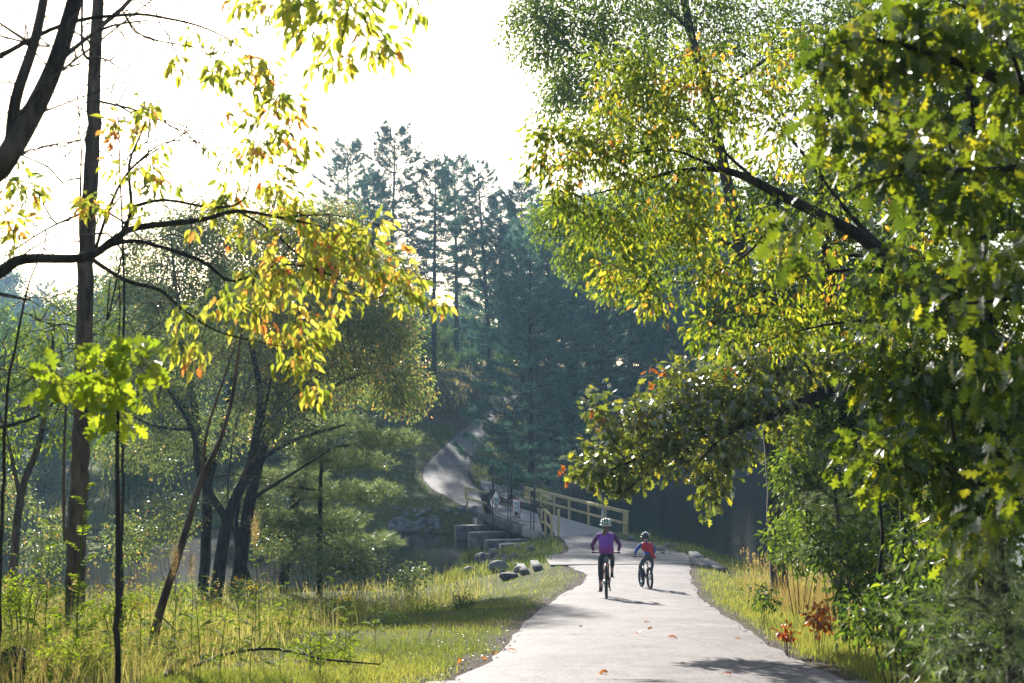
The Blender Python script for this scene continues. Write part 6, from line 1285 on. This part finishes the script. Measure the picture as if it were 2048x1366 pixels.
# seed heads of the dry grass
def seedheads(n_, xf, name='seed_heads'):
    x, y = xf(n_); z = height(x, y); h_ = .55+.45*rng.random(n_); b_ = rng.random(n_)*6.28; l_ = .25*rng.random(n_); top = np.stack([x+np.cos(b_)*l_, y+np.sin(b_)*l_, z+h_], 1); B = np.stack([x, y, z-.02], 1); w = (.004*np.maximum(1, y/18))[:, None]
    s_ = np.array([[1, 0, 0]])*w*.5; V1 = np.stack([B-s_, B+s_, top], 1).reshape(-1, 3); T1 = np.arange(n_*3).reshape(-1, 3)
    P = np.repeat(top, 7, 0)+np.array([0, 0, -1])*(np.tile(np.arange(7), n_)*.02)[:, None]; V, T, r_ = leaf_batch(L_DI, P, unit(n_*7)+np.array([0, 0, 1.0]), unit(n_*7), rng.uniform(.025, .05, n_*7)*np.repeat(np.maximum(1, y/26), 7), rng.random(n_*7))
    obj(name, np_mesh(name, np.concatenate([V1, V]), [np.concatenate([T1, T+len(V1)])], M['straw'], attr=np.concatenate([np.full(len(V1), .5), r_])), kind='stuff')
def rightclump(n_):
    y = rng.uniform(17, 42, n_); x = np.interp(y, [12, 20, 28, 36, 45], [5.9, 5.6, 6.0, 6.9, 8.4])+rng.normal(size=n_)*.8; k_ = keepmask(x, y, 1.2, 99); return x[k_], y[k_]
def _sh(f, n_, nm):
    x, y = f(n_); seedheads(len(x), lambda m_: (x, y), nm)
_sh(rightclump, 420, 'seed_heads')
def leftfield(n_):
    x, y = sample(n_, 12, 48, -.42, -.03); k_ = keepmask(x, y, 3.2, 99); return x[k_], y[k_]
_sh(leftfield, 260, 'seed_heads')
# leafy herbs between the grass: small leaves on stems, one mass
x, y = sample(9000, 8.5, 50, -.46, -.0); k_ = keepmask(x, y, 3.0, 99) & (patchy(x, y, 1.4, 6) > .42); x, y = x[k_], y[k_]; n_ = len(x); z = height(x, y); per = 12
hh = (.2+.5*rng.random(n_))*np.interp(y, [9, 20, 48], [.75, 1, 1.2]); q = np.tile((np.arange(per)+1)/per, n_); P = np.stack([np.repeat(x, per), np.repeat(y, per), np.repeat(z, per)+np.repeat(hh, per)*q], 1)+unit(n_*per)*.03
D = unit(n_*per)*np.array([1, 1, .3])+np.array([0, 0, .2]); V, T, rr = leaf_batch(L_OV, P, D, unit(n_*per)*.5+np.array([0, 0, 1]), rng.uniform(.03, .065, n_*per)*np.repeat(np.maximum(1, y/24), per)*(1.2-.5*q), np.clip(np.repeat(.5+.25*rng.normal(size=n_), per), 0, 1))
obj('undergrowth', np_mesh('undergrowth', V, [T], M['herb'], attr=rr), kind='stuff')
# shrub-floor plants on the right
x, y = sample(5200, 8.5, 44, .20, .44); xe = np.interp(y, [9, 20, 30, 40, 60], [4.0, 6.6, 8.4, 10, 12]); k_ = keepmask(x, y, 1.6, 99) & (x > xe); x, y = x[k_], y[k_]; n_ = len(x); z = height(x, y); per = 13
hh = .25+.8*rng.random(n_)*sst(0, 2.5, x-np.interp(y, [9, 20, 30, 40, 60], [4.0, 6.6, 8.4, 10, 12])); q = np.tile((np.arange(per)+1)/per, n_); P = np.stack([np.repeat(x, per), np.repeat(y, per), np.repeat(z, per)+np.repeat(hh, per)*q], 1)+unit(n_*per)*.10
V, T, rr = leaf_batch(L_OV, P, unit(n_*per)+np.array([0, 0, -.1]), unit(n_*per)*.6+np.array([0, 0, 1]), rng.uniform(.06, .11, n_*per), np.clip(np.repeat(.42+.22*rng.normal(size=n_), per), 0, 1))
obj('undergrowth', np_mesh('undergrowth', V, [T], M['shrub'], attr=rr), kind='stuff')
# bank vegetation: near river bank, mound, far banks
def tufts(name, n_, region, h0, h1, w, mat, mu, sd_=.2, lean=.8, wd=.1):
    x = rng.uniform(region[0], region[1], n_); y = rng.uniform(region[2], region[3], n_); k_ = keepmask(x, y, .25, 999, wd) & (rng.random(n_) < .25+.75*sst(.3, .7, patchy(x, y, 1.6, 11)))
    x, y = x[k_], y[k_]; blades(name, x, y, (h0+(h1-h0)*rng.random(len(x)))*(.5+patchy(x, y, 2.2, 12)), np.full(len(x), w), mat, mu+.25*(patchy(x, y, 3, 13)-.5)+sd_*rng.normal(size=len(x)), lean)
tufts('bank_grass', 9000, (-4.5, 3.2, 52, 69), .10, .35, .03, 'lawn', .35, wd=.05)
tufts('bank_grass', 6000, (3, 11, 50, 72), .08, .3, .028, 'lawn', .35, wd=.05)
tufts('bank_grass', 26000, (-16, 1.5, 80, 118), .08, .26, .06, 'lawn', .30, wd=.05)
tufts('bank_grass', 15000, (-45, -12, 82, 130), .3, .9, .09, 'grass', .5, wd=.05)
tufts('bank_grass', 9000, (-7, 7, 116, 145), .15, .5, .07, 'grass', .72, wd=.05)
tufts('bank_grass', 5000, (1.5, 6, 84, 112), .08, .35, .05, 'lawn', .25, wd=.1)
# leaf litter along the dirt shoulders and on the shaded bank
def litter(n_, region, p0, p1, size, mat='red'):
    x = rng.uniform(region[0], region[1], n_); y = rng.uniform(region[2], region[3], n_); k_ = keepmask(x, y, p0, p1); x, y = x[k_], y[k_]; m_ = len(x)
    V, T, rr = leaf_batch(L_DI, np.stack([x, y, height(x, y)+.012], 1), unit(m_)*np.array([1, 1, .15]), unit(m_)*.25+np.array([0, 0, 1]), rng.uniform(size*.6, size*1.2, m_), rng.random(m_)); obj('leaf_litter', np_mesh('leaf_litter', V, [T], M[mat], attr=rr), kind='stuff')
M['litter'] = leafmat('litter_leaf', [(0, (.06, .035, .02)), (.5, (.14, .08, .04)), (.85, (.25, .14, .06)), (1, (.45, .20, .05))], 1.1, .2, .04)
litter(16000, (-3.5, 6.5, 9, 50), .02, 1.0, .045, 'litter'); litter(2500, (-16, 2, 100, 130), .1, 12, .14, 'litter'); litter(2500, (3, 9, 9, 30), 1.5, 6, .07, 'litter')
FL = [(1306, 1262, 'largest orange fallen leaf on the path below the child, nearest the centre'), (1283, 1270, 'small orange leaf just left of the largest fallen leaf'), (1336, 1281, 'small tan leaf right of the largest fallen leaf'), (1466, 1280, 'brown leaf near the right path edge above the leaf shadows'),
      (1217, 1353, 'small orange leaf on the path close to the bottom edge, left of the shadows'), (1442, 1357, 'orange leaf at the bottom edge beside the branch shadow on the path'), (1165, 1256, 'thin brown leaf on the left half of the path'), (1012, 1306, 'orange leaf at the left path edge, upper of the edge leaves'),
      (985, 1316, 'orange leaf in the gravel left of the path edge'), (962, 1320, 'broad rusty leaf at the foot of the left grass edge'), (926, 1330, 'orange leaf farthest left in the gravel shoulder'), (1300, 1248, 'tiny pale leaf above the largest fallen leaf')]
for i, (px, py, lb) in enumerate(FL):
    p_ = on_path(px, py); z_ = max(float(zp(p_[1]))+.02, gz(p_[0], p_[1])+.02); V, T = L_OAK2 if i % 2 else L_OV
    o = obj('fallen_leaf', np_mesh('fallen_leaf', V*np.array([1, 1, 1.6]), [T], M['red'], attr=np.full(len(V), random.uniform(.3, .9)))); o.location = (p_[0], p_[1], z_+.015); s_ = .12; o.scale = (s_, s_, s_); o.rotation_euler = (random.uniform(-.3, .3), random.uniform(-.3, .3), random.uniform(0, 6.28)); tag(o, lb, 'leaf', 'fallen leaves on and beside the path')
# fern-leaved weeds one can pick out in the foreground
def fern_mesh(seed, h=.7):
    r_ = np.random.default_rng(seed); paths = []; P, D, Nn, Sz = [], [], [], []; bend = r_.normal(size=2)*.08
    st = [np.array([bend[0]*t*t, bend[1]*t*t, h*t]) for t in np.linspace(0, 1, 6)]; paths.append((st, [.005]*4+[.003, .002]))
    for i in range(11):
        t = .18+.8*i/10; b = np.array([bend[0]*t*t, bend[1]*t*t, h*t]); a_ = i*2.4+r_.normal()*.3; L = .20*(1-.55*t)*r_.uniform(.8, 1.2); dr = np.array([math.cos(a_), math.sin(a_), .55]); dr /= np.linalg.norm(dr); sd_ = np.cross(dr, [0, 0, 1]); sd_ /= np.linalg.norm(sd_)
        tip = b+dr*L+np.array([0, 0, -.10*L]); paths.append(([b, (b+tip)/2+[0, 0, .02], tip], [.002, .0016, .001]))
        for q in range(1, 8):
            u = q/7.5; c = b+(tip-b)*u+np.array([0, 0, .02*math.sin(u*3.14)])
            for s_ in (-1, 1): P.append(c); D.append(sd_*s_+dr*.7); Nn.append(np.array([0, 0, 1.])+r_.normal(size=3)*.2); Sz.append(L*.42*math.sin(.5+u*2.3))
        P.append(tip); D.append(dr); Nn.append(np.array([0, 0, 1.])); Sz.append(L*.3)
    V, Q = tubes_np(paths, 3); sm_ = np_mesh('stem', V, [Q], M['herb'], attr=np.full(len(V), .2)); P = np.array(P)
    V, T, rr = leaf_batch(L_DI, P, np.array(D), np.array(Nn), np.array(Sz), np.clip(.6+.2*r_.normal(size=len(P)), 0, 1)); return sm_, np_mesh('fronds', V, [T], M['herb'], attr=rr)
FM = [fern_mesh(50+i, .55+.1*i) for i in range(5)]
def flower_mesh(seed):
    r_ = np.random.default_rng(seed); P = np.array([0, 0, .0])+r_.normal(size=(46, 3))*np.array([.045, .045, .02]); V, T, rr = leaf_batch(L_DI, P, r_.normal(size=(46, 3)), r_.normal(size=(46, 3))+[0, 0, 1], np.full(46, .022), r_.random(46)); return np_mesh('flower_head', V, [T], M['flower'], attr=rr)
FH = flower_mesh(3)
spots = [(150, 1080), (210, 1010), (60, 1130), (110, 1180), (30, 1210), (250, 1200), (210, 1270), (330, 1210), (420, 1230), (480, 1290), (90, 1300), (160, 1320), (400, 1300), (300, 1250), (520, 1250), (560, 1320), (620, 1290), (690, 1270), (20, 1270), (240, 1330), (350, 1345), (440, 1345), (640, 1345), (130, 1240), (60, 1200), (280, 1290), (580, 1230), (660, 1200), (750, 1240), (500, 1350), (185, 1220), (340, 1280), (700, 1330), (10, 1160), (370, 1180)]
for i, (px, py) in enumerate(spots):
    p_ = on_ground(px, min(1362, py+60)); e = empty('fern_weed', tuple(p_), random.uniform(0, 6.28), 'bright green weed with feathery leaves in the grass left of the path', 'weed', 'feathery leaved weeds left of the path'); sc = random.uniform(.7, 1.15); e.scale = (sc,)*3
    a_, b_ = FM[i % 5]; obj('stem', a_, e); obj('fronds', b_, e, kind='stuff')
    if i % 4 == 1: f_ = obj('flower_head', FH, e, kind='stuff'); f_.location = (0, 0, .58+.1*(i % 5))
tall = on_ground(150, 1300, 9)
for lb, px, d, hz in (('tall feathery weed standing in front of the straight trunk', 158, 12.6, 1.25), ('tall feathery weed at the left of the straight trunk', 95, 13.2, 1.1)):
    X_ = (px-1024)/F*d; e = empty('fern_weed', (X_, d, gz(X_, d)), 1.1, lb, 'weed', 'feathery leaved weeds left of the path'); e.scale = (hz*1.1, hz*1.1, hz*1.6); obj('stem', FM[3][0], e); obj('fronds', FM[3][1], e, kind='stuff')
# feathery pinkish grass plumes
for px, py, lb in ((352, 1165, 'pinkish feathery plume at the foot of the leaning sapling, left of its pair'), (385, 1175, 'pinkish feathery plume at the foot of the leaning sapling, right of its pair'), (512, 1110, 'brown dried flower head above the weeds, left of the river')):
    d = 15; X_ = (px-1024)/F*d; z0 = gz(X_, d); zt = CAMZ+(780-py)*d/F+.25; P = np.array([X_, d, zt])+rng.normal(size=(420, 3))*np.array([.022, .03, .09]); P[:, 2] -= 0
    e = empty('grass_plume', (X_, d, z0), 0, lb, 'grass plume'); V, Q = tubes_np([([np.array([0, 0, -.05]), np.array([.02, 0, (zt-z0)*.6]), np.array([0, 0, zt-z0+.1])], [.005, .004, .002])], 4); obj('stem', np_mesh('stem', V, [Q], M['twig']), e)
    V, T, rr = leaf_batch(L_DI, P-np.array([X_, d, z0]), unit(420)*.6+np.array([0, 0, 1]), unit(420), np.full(420, .014), .8+.2*rng.random(420)); obj('plume', np_mesh('plume', V, [T], M['straw'], attr=rr), e, kind='stuff')
# stump, fallen branches
p_ = on_ground(28, 1385, 6); mb = MB(); n0 = 12
V = [(math.cos(2*math.pi*j/n0)*r_*random.uniform(.85, 1.1), math.sin(2*math.pi*j/n0)*r_*random.uniform(.85, 1.1), z_+(random.uniform(-.03, .06) if z_ > .2 else 0)) for z_, r_ in ((-.2, .14), (.05, .11), (.22, .095)) for j in range(n0)]
V.append((0, 0, .17)); mb.add(V, [(i*n0+j, i*n0+(j+1) % n0, (i+1)*n0+(j+1) % n0, (i+1)*n0+j) for i in range(2) for j in range(n0)]+[(2*n0+j, 2*n0+(j+1) % n0, 3*n0) for j in range(n0)])
o = mb.build('stump', M['bark_dark'], label='jagged dark tree stump in the lower left corner', cat='stump'); o.location = (p_[0], p_[1], gz(p_[0], p_[1])+.05)
def branch(name, label, pts, r0, twigs=6, bark='bark_dark', lift=.05):
    P = [on_ground(a_, b_, 8)+np.array([0, 0, lift+c_]) for a_, b_, c_ in pts]; Pd, Rd = densify(np.array(P), np.linspace(r0, r0*.35, len(P)), .12, .01); paths = [(Pd, Rd)]
    for i in range(twigs):
        q = Pd[random.randrange(len(Pd)//4, len(Pd))]; v = unit(1)[0]*np.array([1, .6, .5]); v[2] = abs(v[2]); paths.append(([q, q+v*.12+rng.normal(size=3)*.02, q+v*random.uniform(.2, .45)], [r0*.35, r0*.25, r0*.12]))
    V, Q = tubes_np(paths, 5); b0 = P[0]; o = obj(name, np_mesh(name, V-b0, [Q], M[bark], smooth=True), label=label, cat='branch'); o.location = b0
branch('fallen_branch', 'long dark fallen branch lying in the weeds at the bottom, left of the path', [(390, 1345, 0), (470, 1322, .04), (560, 1318, .05), (640, 1335, .02), (760, 1342, 0)], .022)
branch('fallen_branch', 'short dark broken branch sticking out of the grass below the leaning sapling', [(330, 1364, 0), (340, 1345, .08), (346, 1335, .14)], .025, 2)
branch('fallen_branch', 'small dark curved twig in the lawn left of the path', [(855, 1288, 0), (862, 1278, .05), (872, 1268, .12)], .012, 1)
branch('fallen_branch', 'dark forked stick rising from the weeds between the two leaning saplings', [(430, 1215, 0), (400, 1195, .10), (385, 1195, .22)], .014, 2)
# lily pads and reeds in the marshy pool
n_ = 160; x = -24+rng.normal(size=n_)*3.2; y = 74+rng.normal(size=n_)*2.2; k_ = pdist(POLYL, x, y) < -.3; x, y = x[k_], y[k_]; m_ = len(x)
pad = fan([(math.cos(t), math.sin(t), 0) for t in np.linspace(.25, 6.03, 9)]+[(0.05, 0, 0)], (0, 0, 0)); V, T, rr = leaf_batch(pad, np.stack([x, y, np.full(m_, WL+.02)], 1), unit(m_)*np.array([1, 1, 0])+1e-4, np.tile([0, 0, 1.], (m_, 1))+unit(m_)*.03, rng.uniform(.10, .22, m_), rng.random(m_))
obj('lily_pads', np_mesh('lily_pads', V, [T], M['herb'], attr=rr), kind='stuff')
n_ = 5000; x = rng.uniform(-60, -3, n_); y = rng.uniform(49, 96, n_); s_ = pdist(POLYL, x, y); k_ = (s_ < .6) & (s_ > -1.0) & (patchy(x, y, 3, 2) > .4); x, y = x[k_], y[k_]
blades('reeds', x, y, .4+.6*rng.random(len(x)), np.full(len(x), .03), 'grass', .45+.2*rng.normal(size=len(x)), .35)
# clumps of grass among the near bank boulders, reeds by the pond railing
def clump(px, py, n_, h_, label, w=.02, mu=.35):
    c = on_ground(px, py, 40); x = c[0]+rng.normal(size=n_)*.28; y = c[1]+rng.normal(size=n_)*.28; o = blades('grass_clump', x, y, h_*(.5+.7*rng.random(n_)), np.full(n_, w), 'lawn', mu+.2*rng.normal(size=n_), 1.0, kind=None); tag(o, label, 'grass clump')
clump(938, 1128, 260, .8, 'bright arching grass clump at the river edge left of the dark boulders'); clump(975, 1100, 160, .6, 'small leafy grass clump in front of the piers among the boulders'); clump(1010, 1112, 160, .45, 'low grass clump on the mound beside the small flat stone')
clump(1290, 1078, 180, .5, 'low grass clump at the pond edge just right of the last railing post', mu=.4); clump(1130, 1040, 160, .55, 'grass clump growing at the water side of the footbridge railing', mu=.4); clump(1380, 1106, 120, .45, 'small weed clump at the pond edge right of the child', mu=.45)
clump(905, 1165, 200, .55, 'grass clump at the top of the near bank below the boulders', mu=.5)

# gravel spilled along the asphalt edges
n_ = 7000; x = rng.uniform(-3, 7, n_); y = 9+45*rng.random(n_)**1.6; k_ = (path_dist(x, y) > -.12) & (path_dist(x, y) < .15+.3*patchy(x, y, .8, 21)); x, y = x[k_], y[k_]; m_ = len(x)
octa = (np.array([(1, 0, 0), (0, 1, 0), (-1, 0, 0), (0, -1, 0), (.1, 0, .7)]), np.array([(0, 1, 4), (1, 2, 4), (2, 3, 4), (3, 0, 4)]))
V, T, rr = leaf_batch(octa, np.stack([x, y, np.maximum(height(x, y), zp(y)*(path_dist(x, y) < .05)-9*(path_dist(x, y) >= .05))+.004], 1), unit(m_)*np.array([1, 1, .1]), np.tile([0, 0, 1.], (m_, 1))+.2*unit(m_), rng.uniform(.008, .024, m_)*np.maximum(1, y/25), rng.random(m_))
obj('gravel', np_mesh('gravel', V, [T], M['rock'], attr=rr), kind='stuff')

# ------------------------------------------------------------------ haze over the whole place
def haze_box():
    mb = MB(); mb.box((0, 430, 20), (1100, 960, 54)); m, n, out = new_mat('haze'); v = N(n, 'ShaderNodeVolumePrincipled')
    v.inputs['Color'].default_value = HAZE_C; v.inputs['Density'].default_value = HAZE_D; v.inputs['Anisotropy'].default_value = HAZE_G
    n.links.new(v.outputs[0], out.inputs['Volume']); o = mb.build('haze', m); tag(o, kind='stuff')
HAZE_C, HAZE_D, HAZE_G = (.42, .70, 1, 1), .00038, .4
haze_box()
